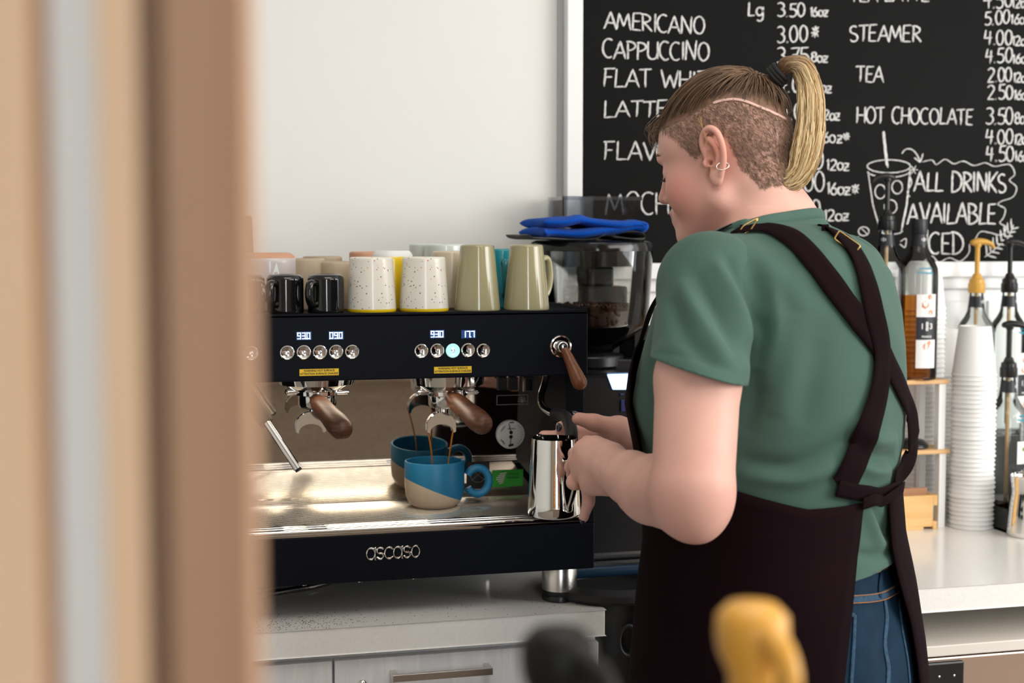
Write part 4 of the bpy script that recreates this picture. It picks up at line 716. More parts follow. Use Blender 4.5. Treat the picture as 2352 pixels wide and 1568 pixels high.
bxx = PY(2188, 800, 2.862)[0]; zt2 = PY(2188, 753, 2.862)[2] - CT
cup_stack(bxx, 2.862, 34, (zt2 - .1062) / 33, 'white paper cup nested in the stack behind the right end of the riser shelf', 'topmost paper cup of the stack behind the right end of riser shelf', 'paper cups behind the riser')
cxx = PY(2128, 700, 2.862)[0] - .006; zt3 = PY(2128, 600, 2.862)[2] - CT
cup_stack(cxx, 2.862, 44, (zt3 - .1062) / 43, 'white paper cup nested in the tallest stack, behind the amber syrup bottles', 'topmost paper cup of the tallest stack, behind the amber syrup bottles', 'paper cups behind the bottles')
# ------------------------------------------------------------------ front bar with two pump bottles, wooden screen at the left
fb = mk('front_bar', [box(.125, 1.3, .42, .95, .86, .90), box(.15, 1.3, .46, .92, 0, .86)], mat('bar_oak', (.40, .31, .24), .5, wood=((4, 30, 30), (.46, .37, .29))), smooth=False, bevel=.003); tag(fb, 'front bar counter below the picture carrying the blurred pump bottles', 'counter')
for px, py, w, m, lb, liq, spn in ((1728, 1395, .69, M_amber, 'out-of-focus amber pump bottle in the near foreground at the bottom', M_amb, R(-82)), (1282, 1452, .66, mat('dark_green_plastic', (.010, .010, .008), .5, spec=.2), 'out-of-focus dark pump bottle in the near foreground, left of the amber one', M_dark, R(-62))):
    p = U(px, py, w); o = empty('pump_bottle', (p[0], p[1], .90), lb, 'bottle', 'pump bottles on the front bar'); ext = p[2] - .90 - .375
    mk('glass_body', lathe_open(BPROF[1:], 48), M_gl, o); mk('syrup', lathe([(.0001, .005), (.037, .005), (BR - .002, .012), (BR - .002, .2), (.0001, .2)], 40), liq, o)
    pm = mk('pump', lathe([(.0178, .316), (.0185, .318), (.0185, .336), (.0165, .338), (.0160, .346), (.0125, .352), (.0112, .362), (.0112, .362 + ext - .02), (.0165, .362 + ext - .008), (.0178, .362 + ext), (.0172, .362 + ext + .009), (.012, .362 + ext + .0145), (.0001, .362 + ext + .016)], 40), m, o)
    zz = .362 + ext; c, s = math.cos(spn), math.sin(spn); mk('nozzle', tube([(x * c, x * s, z) for x, z in spline([(.004, zz + .001), (.022, zz), (.032, zz - .010), (.034, zz - .026)], 5)], [.008, .007, .006, .005], 16), m, pm)
sc_ = empty('wooden_screen', (.0, .45, 0), 'blurred brown wooden screen of upright boards close to the camera on the left', 'screen')
M_sl1 = mat('shaded_brown_board', (.44, .25, .145), .6, wood=((40, 40, 1.2), (.52, .32, .20))); M_sl2 = mat('honey_board', (.84, .56, .34), .55, wood=((40, 40, 1.2), (.90, .64, .42))); M_sl3 = mat('white_washed_board', (.78, .76, .72), .6); M_sl4 = mat('gap_shade_board', (.20, .12, .075), .65)  # backlit face and shadowed gap are painted in as darker board colours
def slat(px0, px1, w0, th, m, nm='board'):
    a = U(px0, 784, w0); b = U(px1, 784, w0); d = (FWD * np.array([1, 1, 0])); d /= np.linalg.norm(d); c = a + d * th; e = b + d * th
    mk(nm, prism([(a[0], a[1] - .45), (b[0], b[1] - .45), (e[0], e[1] - .45), (c[0], c[1] - .45)], 0, 2.7), m, sc_, smooth=False)
slat(384, 570, .420, .018, M_sl1); slat(322, 386, .432, .02, M_sl4); slat(236, 324, .420, .03, M_sl2); slat(128, 238, .4215, .02, M_sl3); slat(80, 130, .424, .025, M_sl1); slat(-90, 82, .420, .03, M_sl2)
# ------------------------------------------------------------------ the person
FH = np.array([math.sin(YAW), math.cos(YAW), 0.0]); ZU = np.array([0, 0, 1.0])
def proj(P):
    q = np.asarray(P) - CPOS; w = q @ FWD; return np.stack([1176 + FPX * (q @ RGT) / w, 784 - FPX * (q @ UPV) / w], -1)
class Field:
    """signed distance field on a grid, meshed with surface nets"""
    def __init__(s, lo, hi, h):
        s.lo = np.array(lo, np.float32); s.h = h; s.n = np.ceil((np.array(hi) - s.lo) / h).astype(int) + 1
        s.d = np.full(s.n, 0.08, np.float32); s.ax = [s.lo[i] + h * np.arange(s.n[i], dtype=np.float32) for i in range(3)]
    def region(s, lo, hi):
        a = np.clip(((np.array(lo) - s.lo) / s.h).astype(int), 0, s.n); b = np.clip(((np.array(hi) - s.lo) / s.h).astype(int) + 2, 0, s.n)
        sl = tuple(slice(a[i], b[i]) for i in range(3)); X, Y, Z = np.meshgrid(*[s.ax[i][sl[i]] for i in range(3)], indexing='ij', sparse=True)
        return sl, X, Y, Z
    def add(s, sl, v, k, sub=False):
        a = s.d[sl]
        if sub: v = -v; m = np.clip(.5 - .5 * (v - a) / k, 0, 1); m = np.clip(.5 + .5 * (v - a) / k, 0, 1); s.d[sl] = a + (v - a) * m + k * m * (1 - m)
        else: m = np.clip(.5 + .5 * (a - v) / k, 0, 1); s.d[sl] = a + (v - a) * m - k * m * (1 - m)
    def cone(s, p, q, r0, r1, k=.012, sub=False):
        p = np.array(p, float); q = np.array(q, float); M = max(r0, r1) + k * 1.5 + .006
        sl, X, Y, Z = s.region(np.minimum(p, q) - M, np.maximum(p, q) + M); e = q - p; L = e @ e + 1e-12
        t = np.clip(((X - p[0]) * e[0] + (Y - p[1]) * e[1] + (Z - p[2]) * e[2]) / L, 0, 1)
        v = np.sqrt((X - p[0] - t * e[0]) ** 2 + (Y - p[1] - t * e[1]) ** 2 + (Z - p[2] - t * e[2]) ** 2) - (r0 + (r1 - r0) * t); s.add(sl, v.astype(np.float32), k, sub)
    def chain(s, pts, rs, k=.01):
        for i in range(len(pts) - 1): s.cone(pts[i], pts[i + 1], rs[i], rs[i + 1], k)
    def ell(s, c, A, r, k=.012, sub=False):
        c = np.array(c, float); R_ = max(r) + k * 1.5 + .006; sl, X, Y, Z = s.region(c - R_, c + R_); X = X - c[0]; Y = Y - c[1]; Z = Z - c[2]
        k0 = k1 = 0
        for i in range(3): u = X * A[i][0] + Y * A[i][1] + Z * A[i][2]; k0 = k0 + (u / r[i]) ** 2; k1 = k1 + (u / r[i] ** 2) ** 2
        k0 = np.sqrt(k0); k1 = np.sqrt(k1) + 1e-9; s.add(sl, (k0 * (k0 - 1) / k1).astype(np.float32), k, sub)
    def slices(s, T, tab, off, z0, z1, k=.03, pad=.34):
        c, f, l = T; sl, X, Y, Z = s.region((c[0] - pad, c[1] - pad, z0), (c[0] + pad, c[1] + pad, z1)); z = Z.ravel(); g = np.array(tab)[np.argsort(np.array(tab)[:, 0])]
        P = [np.interp(z, g[:, 0], g[:, i]).astype(np.float32)[None, None, :] for i in range(1, 5)]; x = (X - c[0]) * f[0] + (Y - c[1]) * f[1] - P[0]; y = (X - c[0]) * l[0] + (Y - c[1]) * l[1]
        a = np.where(x > 0, P[1], P[2]) - off; b = P[3] - off; rr = ((np.abs(x) / a) ** 2.3 + (np.abs(y) / b) ** 2.3) ** (1 / 2.3)
        v = (rr - 1) * np.minimum(a, b) * .85; top = g[-1, 0] - off; v = np.maximum(v, (Z - top) * .7); v = np.maximum(v, z0 - Z); s.add(sl, v.astype(np.float32), k)
    def mesh(s):
        d = s.d; ins = d < 0; n = d.shape; c = np.zeros(tuple(np.array(n) - 1), np.int8)
        for i in (0, 1):
            for j in (0, 1):
                for k in (0, 1): c += ins[i:n[0] - 1 + i, j:n[1] - 1 + j, k:n[2] - 1 + k]
        I = np.argwhere((c > 0) & (c < 8)); idx = np.full(c.shape, -1, np.int32); idx[tuple(I.T)] = np.arange(len(I)); acc = np.zeros((len(I), 3)); cnt = np.zeros(len(I))
        co = [(i, j, k) for i in (0, 1) for j in (0, 1) for k in (0, 1)]; val = {o: d[I[:, 0] + o[0], I[:, 1] + o[1], I[:, 2] + o[2]].astype(float) for o in co}
        for a in co:
            for ax in range(3):
                if a[ax] == 0:
                    b = list(a); b[ax] = 1; b = tuple(b); va, vb = val[a], val[b]; m = (va < 0) != (vb < 0); t = np.where(m, va / (va - vb + 1e-20), 0); p = np.array(a, float)[None] + 0; p = np.repeat(p, len(I), 0); p[:, ax] += t; acc[m] += p[m]; cnt[m] += 1
        V = s.lo + s.h * (I + acc / cnt[:, None]); F = []
        for ax in range(3):
            u, w = (ax + 1) % 3, (ax + 2) % 3; A = np.moveaxis(ins, (ax, u, w), (0, 1, 2)); ix = np.moveaxis(idx, (ax, u, w), (0, 1, 2)); ch = A[:-1, 1:-1, 1:-1] != A[1:, 1:-1, 1:-1]; E = np.argwhere(ch)
            i, j, k = E[:, 0], E[:, 1] + 1, E[:, 2] + 1; q = np.stack([ix[i, j - 1, k - 1], ix[i, j, k - 1], ix[i, j, k], ix[i, j - 1, k]], 1); flip = ~A[i, j, k]; q[flip] = q[flip][:, ::-1]; F.append(q)
        F = np.concatenate(F); F = F[(F >= 0).all(1)]; return V, F
def smooth_v(V, F, n, lam=.5, w=None):
    for _ in range(n):
        acc = np.zeros_like(V); cnt = np.zeros(len(V))
        for a, b in ((0, 1), (1, 2), (2, 3), (3, 0)):
            np.add.at(acc, F[:, a], V[F[:, b]]); np.add.at(acc, F[:, b], V[F[:, a]]); np.add.at(cnt, F[:, a], 1); np.add.at(cnt, F[:, b], 1)
        D = acc / np.maximum(cnt, 1)[:, None] - V; V = V + D * lam * (1 if w is None else w[:, None])
    return V
def vnormals(V, F):
    n = np.cross(V[F[:, 2]] - V[F[:, 0]], V[F[:, 3]] - V[F[:, 1]]); out = np.zeros_like(V)
    for i in range(4): np.add.at(out, F[:, i], n)
    return out / (np.linalg.norm(out, axis=1)[:, None] + 1e-12)
def fold(V, Nn, folds):
    """raise or sink soft cloth folds along lines, on the side they run over"""
    px = proj(V); facing = np.clip(-(Nn @ FWD) * 2.5 + .4, 0, 1); disp = np.zeros(len(V))
    for pl, amp, wid in folds:
        P = np.array(spline([np.array(p, float) for p in pl], 6)); best = np.full(len(V), 1e9); tt = np.zeros(len(V)); box_ = (px[:, 0] > P[:, 0].min() - 4 * wid) & (px[:, 0] < P[:, 0].max() + 4 * wid) & (px[:, 1] > P[:, 1].min() - 4 * wid) & (px[:, 1] < P[:, 1].max() + 4 * wid); ii = np.where(box_)[0]
        for i in range(len(P) - 1):
            e = P[i + 1] - P[i]; t = np.clip(((px[ii] - P[i]) @ e) / (e @ e + 1e-9), 0, 1); dd = np.linalg.norm(px[ii] - P[i] - t[:, None] * e, axis=1); u = (i + t) / (len(P) - 1); m = dd < best[ii]; best[ii[m]] = dd[m]; tt[ii[m]] = u[m]
        disp += amp * np.exp(-.5 * (best / wid) ** 2) * np.sin(np.clip(tt, 0, 1) * math.pi * .94 + .1) ** .7
    return V + Nn * (disp * facing)[:, None]
def raw(name, V, F, m, parent=None, subsurf=0):
    me = bpy.data.meshes.new(name); me.from_pydata(V.tolist() if hasattr(V, 'tolist') else V, [], F.tolist() if hasattr(F, 'tolist') else F); me.update(); me.materials.append(m)
    me.polygons.foreach_set('use_smooth', [True] * len(me.polygons)); o = bpy.data.objects.new(name, me); COL.objects.link(o)
    if parent is not None: o.parent = parent; o.matrix_parent_inverse = parent.matrix_world.inverted()
    return o
def cut(o, planes):
    """trim cloth cleanly: (point, outward normal, test(px, co))"""
    bm = bmesh.new(); bm.from_mesh(o.data)
    for p, n, test in planes:
        fs = [f for f in bm.faces if test(f.calc_center_median())]; es = set(e for f in fs for e in f.edges); vs = set(v for f in fs for v in f.verts)
        bmesh.ops.bisect_plane(bm, geom=list(vs) + list(es) + fs, plane_co=p, plane_no=n, clear_outer=True, clear_inner=False, dist=1e-5)
    bmesh.ops.delete(bm, geom=[v for v in bm.verts if not v.link_faces], context='VERTS'); bm.to_mesh(o.data); bm.free(); o.data.update()
def bvh_of(o): return BVHTree.FromPolygons([tuple(v.co) for v in o.data.vertices], [tuple(p.vertices) for p in o.data.polygons])
def hit(bv, px, py):
    d = tri_cam(px, py); L = np.linalg.norm(d); h = bv.ray_cast(Vector(CPOS), Vector(d / L)); return (None, None) if h[0] is None else (np.array(h[0]), np.array(h[1]))
PB_ = U(1770, 1300, 2.06); PX0, PY0 = PB_[0], PB_[1]
person = empty('person', (PX0, PY0, 0), 'person in green t-shirt and dark apron, seen from behind, steaming milk', 'person')
bpy.context.view_layer.update()
# --- torso frame
TH = R(35); Tf = -math.cos(TH) * RGT + math.sin(TH) * FH; Tl = np.cross(ZU, Tf); Tc = np.array([PX0, PY0])
TT = (Tc, Tf, Tl)
SL = [(1.535, -.030, .040, .050, .060), (1.522, -.028, .062, .074, .10), (1.50, -.022, .092, .112, .140), (1.47, -.012, .124, .142, .168), (1.42, 0, .154, .168, .186), (1.36, 0, .174, .174, .190), (1.33, 0, .184, .177, .190), (1.285, 0, .190, .178, .190), (1.23, 0, .176, .174, .188), (1.166, 0, .160, .164, .188), (1.10, 0, .150, .168, .196), (1.04, 0, .154, .180, .206), (.95, 0, .158, .190, .212), (.87, 0, .160, .198, .218)]
# --- key joints
S_L = U(1622, 652, 1.905); A_M = U(1603, 870, 1.800); E_L = U(1592, 1106, 1.765); W_L = U(1408, 1078, 2.035)
S_R = U(1930, 640, 2.24); E_R = U(1790, 1040, 2.43); W_R = U(1478, 1012, 2.345)
N0 = U(1772, 545, 2.07); 
# --- head frame
HY, HP = R(32.8), R(14.7); Hc = U(1670, 353, 2.08); h0 = -math.cos(HY) * RGT + math.sin(HY) * FH
Hf = h0 * math.cos(HP) - ZU * math.sin(HP); Hu = h0 * math.sin(HP) + ZU * math.cos(HP); Hl = np.cross(Hu, Hf); HA = (Hf, Hl, Hu)
def hp(x, y, z): return Hc + Hf * x + Hl * y + Hu * z
def hl(P): q = np.asarray(P) - Hc; return np.stack([q @ Hf, q @ Hl, q @ Hu], -1)
B = Field((.44, 1.50, .93), (1.22, 2.42, 1.775), .0027)
B.slices(TT, SL, .016, .94, 1.56, .02)
B.cone(S_L, A_M, .045, .0535, .03); B.cone(A_M, E_L, .0535, .0505, .01); B.ell(E_L + ZU * -.012, (RGT, FH, ZU), (.041, .042, .045), .02); B.ell(U(1603, 1188, 1.768), (RGT, FH, ZU), (.022, .024, .027), .035); B.cone(U(1588, 1160, 1.778), U(1470, 1135, 1.93), .033, .030, .03)
F1 = U(1500, 1122, 1.895); B.cone(U(1585, 1138, 1.775), F1, .047, .0435, .02); B.cone(F1, U(1450, 1098, 1.968), .0445, .0365, .01); B.cone(U(1450, 1098, 1.968), W_L, .0365, .0315, .01)
B.cone(S_R, E_R, .056, .050, .03); B.cone(E_R, U(1600, 1040, 2.40), .048, .042, .02); B.cone(U(1600, 1040, 2.40), W_R, .042, .031, .012)
# neck and head
B.chain([N0 - ZU * .03, N0, hp(-.030, 0, -.055)], [.085, .066, .057], .03); B.cone(N0 - Tl * .10 - ZU * .035, N0 + Tl * .0 + ZU * .005, .03, .045, .04); B.cone(N0 + Tl * .11 - ZU * .035, N0 + ZU * .005, .03, .045, .04)
B.ell(hp(-.006, 0, .022), HA, (.093, .0745, .090), .015); B.ell(hp(.046, 0, .028), HA, (.047, .060, .052), .025); B.ell(hp(.030, 0, -.050), HA, (.060, .058, .060), .025)
for s in (1, -1):
    B.ell(hp(.055, s * .036, -.040), HA, (.034, .029, .038), .02); B.cone(hp(.076, s * .008, -.100), hp(.004, s * .054, -.068), .019, .020, .022)
B.ell(hp(.078, 0, -.100), HA, (.022, .025, .018), .015); B.cone(hp(.055, 0, -.098), hp(-.005, 0, -.085), .030, .038, .03)
B.cone(hp(.085, -.028, .016), hp(.085, .028, .016), .011, .011, .014)
for s in (1, -1): B.ell(hp(.104, s * .032, -.004), HA, (.018, .017, .011), .012, True); B.ell(hp(.074, s * .032, -.007), HA, (.0165, .016, .0145), .005)
B.cone(hp(.092, 0, .006), hp(.107, 0, -.030), .0085, .0105, .008); B.ell(hp(.110, 0, -.036), HA, (.0125, .0105, .0095), .007)
for s in (1, -1): B.ell(hp(.098, s * .0125, -.041), HA, (.0105, .0068, .0078), .005)
B.ell(hp(.086, 0, -.070), HA, (.018, .026, .022), .012); B.cone(hp(.099, -.012, -.0625), hp(.099, .012, -.0625), .0058, .0058, .005); B.cone(hp(.0965, -.011, -.0755), hp(.0965, .011, -.0755), .0068, .0068, .005); B.cone(hp(.107, -.014, -.0690), hp(.107, .014, -.0690), .0030, .0030, .002, True)
# --- hands
def fing(pts, rs, k=.004): B.chain(pts, rs, k)
K = [U(1338, 1034, 2.125), U(1324, 1060, 2.138), U(1332, 1090, 2.128), U(1352, 1116, 2.105)]
for i, kn in enumerate(K): B.cone(W_L, kn, .024, .0148 - .0010 * i, .010)
B.cone(U(1405, 1050, 2.06), U(1366, 1026, 2.12), .022, .017, .016); B.cone(U(1400, 1110, 2.05), U(1362, 1112, 2.09), .018, .015, .014)
fing([K[0], U(1320, 1042, 2.162), U(1322, 1062, 2.200), U(1342, 1068, 2.196)], [.0125, .0100, .0088, .0075])
fing([K[1], U(1313, 1072, 2.160), U(1314, 1090, 2.203), U(1337, 1094, 2.198)], [.0125, .0108, .0088, .0075])
fing([K[2], U(1318, 1107, 2.136), U(1324, 1112, 2.186), U(1344, 1112, 2.188)], [.0118, .0118, .0090, .0072], .0025)
fing([K[3], U(1352, 1152, 2.118), U(1340, 1190, 2.140)], [.0120, .0092, .0074])
fing([U(1372, 1022, 2.12), U(1350, 1016, 2.160), U(1334, 1022, 2.180)], [.0130, .0105, .0085])
B.cone(W_R, U(1420, 992, 2.325), .027, .024, .02); B.cone(U(1420, 990, 2.325), U(1385, 1000, 2.345), .022, .016, .014); B.cone(W_R, U(1380, 1022, 2.352), .026, .016, .016)
fing([U(1418, 985, 2.315), U(1364, 970, 2.300), U(1328, 961, 2.295)], [.0185, .0130, .0105], .008)
fing([U(1385, 995, 2.350), U(1335, 990, 2.372), U(1288, 979, 2.362)], [.0125, .0102, .0090])
fing([U(1385, 1008, 2.355), U(1315, 1003, 2.375), U(1248, 1000, 2.362)], [.0125, .0102, .0088])
fing([U(1390, 1015, 2.345), U(1360, 1012, 2.330), U(1346, 1014, 2.322)], [.0125, .0100, .0085])
V, Fc = B.mesh(); del B
V = smooth_v(V, Fc, 3, .45)
# --- ears, on a finer grid, fused into the same skin
def ear(s):
    E = Field(np.minimum(hp(-.045, s * .05, -.075), hp(.02, s * .11, .05)) - .03, np.maximum(hp(-.045, s * .05, -.075), hp(.02, s * .11, .05)) + .03, .0011); q = lambda x, y, z: hp(x, s * y, z)
    E.ell(q(-.013, .0735, -.008), HA, (.0150, .0060, .027), .004)
    rim = spline([q(-.001, .074, -.012), q(.001, .077, .008), q(-.006, .081, .022), q(-.018, .085, .027), q(-.029, .087, .018), q(-.032, .086, -.002), q(-.027, .082, -.022), q(-.017, .078, -.038)], 5)
    E.chain(rim, list(np.linspace(.0036, .0042, len(rim))), .0025)
    an = spline([q(-.012, .082, .014), q(-.020, .083, .002), q(-.021, .081, -.014), q(-.012, .079, -.026)], 5); E.chain(an, [.0034] * len(an), .003)
    E.ell(q(-.009, .0765, -.040), HA, (.0100, .0052, .0135), .005); E.ell(q(.003, .0755, -.018), HA, (.0040, .0048, .0062), .003)
    E.ell(q(-.008, .083, -.012), HA, (.0080, .0100, .0120), .003, True); E.ell(q(-.004, .078, -.018), HA, (.0035, .009, .0045), .002, True)
    return E.mesh()
nb = len(V); parts = [(V, Fc)]
for s in (1, -1):
    v, f = ear(s); parts.append((smooth_v(v, f, 2, .4), f + sum(len(p[0]) for p in parts)))
V = np.concatenate([p[0] for p in parts]); Fc = np.concatenate([p[1] for p in parts])
# --- skin colour: flush on cheek, ears, elbow, knuckles; lips and brows; stubble under the clipped hair
def inpoly(P, poly):
    x, y = P[:, 0], P[:, 1]; c = np.zeros(len(P), bool); n = len(poly)
    for i in range(n):
        x0, y0 = poly[i]; x1, y1 = poly[(i + 1) % n]; c ^= ((y0 > y) != (y1 > y)) & (x < (x1 - x0) * (y - y0) / (y1 - y0 + 1e-9) + x0)
    return c
BUZZ = [(1500, 292), (1540, 284), (1578, 268), (1640, 234), (1690, 227), (1740, 243), (1806, 274), (1850, 320), (1840, 414), (1748, 434), (1722, 404), (1700, 386), (1684, 348), (1668, 318), (1645, 304), (1622, 318), (1612, 345), (1598, 365), (1575, 345), (1545, 316), (1518, 302)]
TOPH = [(1480, 302), (1518, 300), (1545, 287), (1578, 271), (1640, 236), (1690, 229), (1740, 245), (1806, 276), (1900, 330), (1900, 60), (1480, 60)]
def mirror_px(P): q = hl(P); q[:, 1] = np.abs(q[:, 1]); return proj(Hc + q[:, :1] * Hf + q[:, 1:2] * Hl + q[:, 2:] * Hu)
Lh = hl(V); nearh = (np.linalg.norm(Lh, axis=1) < .16) & (np.arange(len(V)) < nb); mp_ = mirror_px(V); zlow = Lh[:, 2] > -.115
buzz = nearh & inpoly(mp_, BUZZ) & zlow & (Lh[:, 0] < .088); toph = nearh & inpoly(mp_, TOPH) & (Lh[:, 2] > .02) & (Lh[:, 0] < .092)
skin = np.array((.70, .405, .330)); col = np.repeat(skin[None], len(V), 0); rs = np.random.default_rng(5)
def tint(c, r, color, amt):
    d = np.linalg.norm((V - np.array(c)), axis=1); a = (amt * np.exp(-(d / r) ** 2))[:, None]; col[:] = col * (1 - a) + np.array(color) * a
RED = (.60, .22, .17)
for s in (1, -1): tint(hp(.062, s * .055, -.038), .038, RED, .78); tint(hp(-.02, s * .084, -.005), .030, (.68, .26, .18), .8); tint(hp(.04, s * .06, -.085), .040, RED, .45)
tint(hp(.112, 0, -.035), .016, RED, .5); tint(U(1600, 1190, 1.79), .055, (.62, .30, .24), .45); tint(E_L + RGT * -.02, .07, (.62, .31, .25), .35)
for kn in K: tint(kn, .02, (.60, .28, .22), .45)
tint(W_R, .10, (.55, .29, .22), .35); tint(U(1330, 975, 2.30), .05, (.58, .26, .20), .5)
lipd = np.exp(-((Lh[:, 2] + .069) / .008) ** 2) * (np.abs(Lh[:, 1]) < .021) * (Lh[:, 0] > .088); col = col * (1 - .7 * lipd[:, None]) + np.array((.52, .19, .17)) * .7 * lipd[:, None]
nz_ = rs.random(len(V))
col[buzz] = col[buzz] * .40 + np.array((.20, .125, .085)) * .60; col[toph] = (.16, .095, .055)
part = nearh & (Lh[:, 2] > .02)
hm_ = MATS.get('skin') or mat('skin', tuple(skin), .48, attr='tone', sss=.12, spec=.35, bump=(700, .12, .0006), noise=(55, .30, (.64, .335, .27)))
body = raw('body', V, Fc, hm_, person)
at = body.data.color_attributes.new('tone', 'FLOAT_COLOR', 'POINT'); at.data.foreach_set('color', np.concatenate([col, np.ones((len(V), 1))], 1).astype(np.float32).ravel())
BBV = bvh_of(body)
# --- fingernails, rings
M_nail = mat('navy_nail_polish', (.012, .014, .035), .12, coat=.6)
def nail(c, ax, nrm, l, w, nm='fingernail'):
    ax = np.array(ax) / np.linalg.norm(ax); nrm = np.array(nrm) - ax * (np.array(nrm) @ ax); nrm /= np.linalg.norm(nrm); sd = np.cross(ax, nrm); g = lathe([(.0001, -.0014), (.6, -.0012), (.92, -.0006), (1, 0), (.9, .0005), (.6, .0010), (.0001, .0013)], 18)
    o = raw(nm, [tuple(np.array(c) + ax * p[0] * l + sd * p[1] * w + nrm * (p[2] - .0016 * p[1] * p[1])) for p in g[0]], g[1], M_nail, person); return o
tocam = -FWD
nail(U(1324, 954, 2.2945) + UPV * .004, -RGT * .9 + UPV * .35, UPV * .85 - FWD * .55, .0075, .0060); nail(U(1283, 981, 2.354), UPV + RGT * .1, -FWD - RGT * .55, .0075, .0052); nail(U(1241, 998, 2.356), -RGT, UPV - FWD * .35 - RGT * .6, .0065, .0052)
nail(U(1338, 1192, 2.1345), -UPV - RGT * .25, -FWD - RGT * .3 - UPV * .5, .0065, .0050); nail(U(1344, 1009, 2.3165), -RGT, UPV - FWD * .8, .0065, .0052)
M_silver = mat('silver', (.8, .78, .75), .15, 1.0)
ec = hp(-.024, .0820, -.029); raw('earring', *tube([ec + Hl * .0075 * math.cos(t) * .8 + Hf * .0068 * math.cos(t) + Hu * .0052 * math.sin(t) for t in np.linspace(0, 2 * math.pi, 25)[:-1]], .0007, 8, closed=True), M_silver, person)
nc = hp(.103, .004, -.046); raw('nose_ring', *tube([nc + Hl * .0045 * math.cos(t) + Hu * .0045 * math.sin(t) for t in np.linspace(0, 2 * math.pi, 19)[:-1]], .0006, 8, closed=True), M_silver, person)
# --- clothes: t-shirt
M_shirt = mat('green_cotton', (.058, .112, .090), .9, spec=.2, sheen=.08, bump=(1400, .18, .0006), noise=(9, .18, (.064, .122, .098)))
S = Field((.48, 1.55, .98), (1.28, 2.46, 1.60), .0042); RM = S_R + (E_R - S_R) * .5
S.slices(TT, SL, 0, .985, 1.56, .02); S.cone(S_L + Tl * -.015, S_L + (A_M - S_L) * .22, .064, .058, .05); S.cone(S_R, S_R + (RM - S_R) * .3, .064, .058, .05)
S.cone(N0 + Tl * -.10 - ZU * .030, N0 + ZU * .004, .044, .058, .04); S.cone(N0 + Tl * .11 - ZU * .030, N0 + ZU * .004, .044, .058, .04)
V, Fc = S.mesh(); del S; V = smooth_v(V, Fc, 4, .5); Nn = vnormals(V, Fc)
def sleeve(s0, mid, end):
    E = Field(np.minimum(np.minimum(s0, mid), end) - .12, np.maximum(np.maximum(s0, mid), end) + .12, .0042); E.cone(s0, mid, .0675, .0625, .01); E.cone(mid, end, .0625, .0605, .01); E.ell(s0 + ZU * -.004, (RGT, FH, ZU), (.067, .067, .067), .02); v, f = E.mesh(); return smooth_v(v, f, 3, .5), f
FOLDS = [([(1640, 600), (1690, 690), (1728, 790)], 0.0102, 13), ([(1665, 590), (1715, 680), (1745, 760)], -0.0085, 10), ([(1590, 620), (1650, 720), (1705, 820)], -0.0102, 14), ([(1560, 640), (1610, 740), (1680, 840)], 0.0085, 14), ([(1535, 680), (1580, 780), (1650, 838)], -0.0068, 13), ([(1700, 560), (1790, 640), (1860, 720)], 0.0051, 21),
         ([(1720, 600), (1750, 720), (1735, 840)], -0.0119, 15), ([(1760, 640), (1775, 760), (1745, 900)], 0.0102, 21), ([(1740, 850), (1730, 930), (1705, 1000)], -0.0085, 16), ([(1830, 720), (1810, 850), (1780, 960)], 0.0085, 25), ([(1890, 780), (1860, 900), (1840, 980)], -0.0051, 23), ([(1700, 1060), (1820, 1075), (1940, 1010)], -0.0102, 16), ([(1700, 1085), (1830, 1098), (1930, 1060)], 0.0085, 14), ([(1960, 960), (2010, 1010), (2060, 1010)], 0.0085, 16), ([(1950, 1010), (2010, 1050), (2055, 1040)], -0.0085, 14),
         ([(1965, 1060), (2010, 1080), (2045, 1075)], 0.0085, 12), ([(1990, 640), (2030, 740), (2060, 820)], 0.0051, 18), ([(1995, 1140), (2020, 1190), (2045, 1240)], -0.0085, 8), ([(1985, 1140), (2000, 1200), (2025, 1260)], 0.0085, 10), ([(1960, 1270), (2010, 1276), (2060, 1262)], -0.0068, 8), ([(1450, 880), (1480, 960), (1530, 1030)], 0.0068, 18), ([(1500, 810), (1600, 822), (1700, 862)], -0.0020, 6)]
V = fold(V, Nn, FOLDS)
hn = RGT * -.277 - ZU * .96; hpnt = U(1603, 851, 1.80); rn = (RM - S_R); rn /= np.linalg.norm(rn); rp_ = S_R + (RM - S_R) * .98
Vs, Fs = [tuple(p) for p in V], Fc.tolist()
for sl_, p_, n_ in ((sleeve(S_L + Tl * -.012, A_M, A_M + (A_M - S_L) * .35), hpnt, hn), (sleeve(S_R, RM, RM + (RM - S_R) * .3), rp_, rn)):
    v = fold(sl_[0], vnormals(*sl_), FOLDS); t = raw('t', v, sl_[1], M_shirt); cut(t, [(Vector(p_), Vector(n_), lambda c: True)]); n0 = len(Vs); Vs += [tuple(q.co) for q in t.data.vertices]; Fs += [[i + n0 for i in q.vertices] for q in t.data.polygons]; bpy.data.objects.remove(t)
shirt = raw('t_shirt', Vs, Fs, M_shirt, person)
nck = N0 + Tf * -.01; nn_ = ZU * .93 + Tf * .36; npt = U(1872, 520, 2.11)
cut(shirt, [(Vector(npt), Vector(nn_), lambda c: np.linalg.norm((np.array(c) - N0)[:2]) < .13 and c[2] > 1.44), (Vector(U(1960, 1302, 1.97)), Vector((RGT * .07 - ZU)), lambda c: c[2] < 1.14)])
sd = shirt.modifiers.new('cloth', 'SOLIDIFY'); sd.thickness = .002; sd.offset = -1
SBV = bvh_of(shirt)
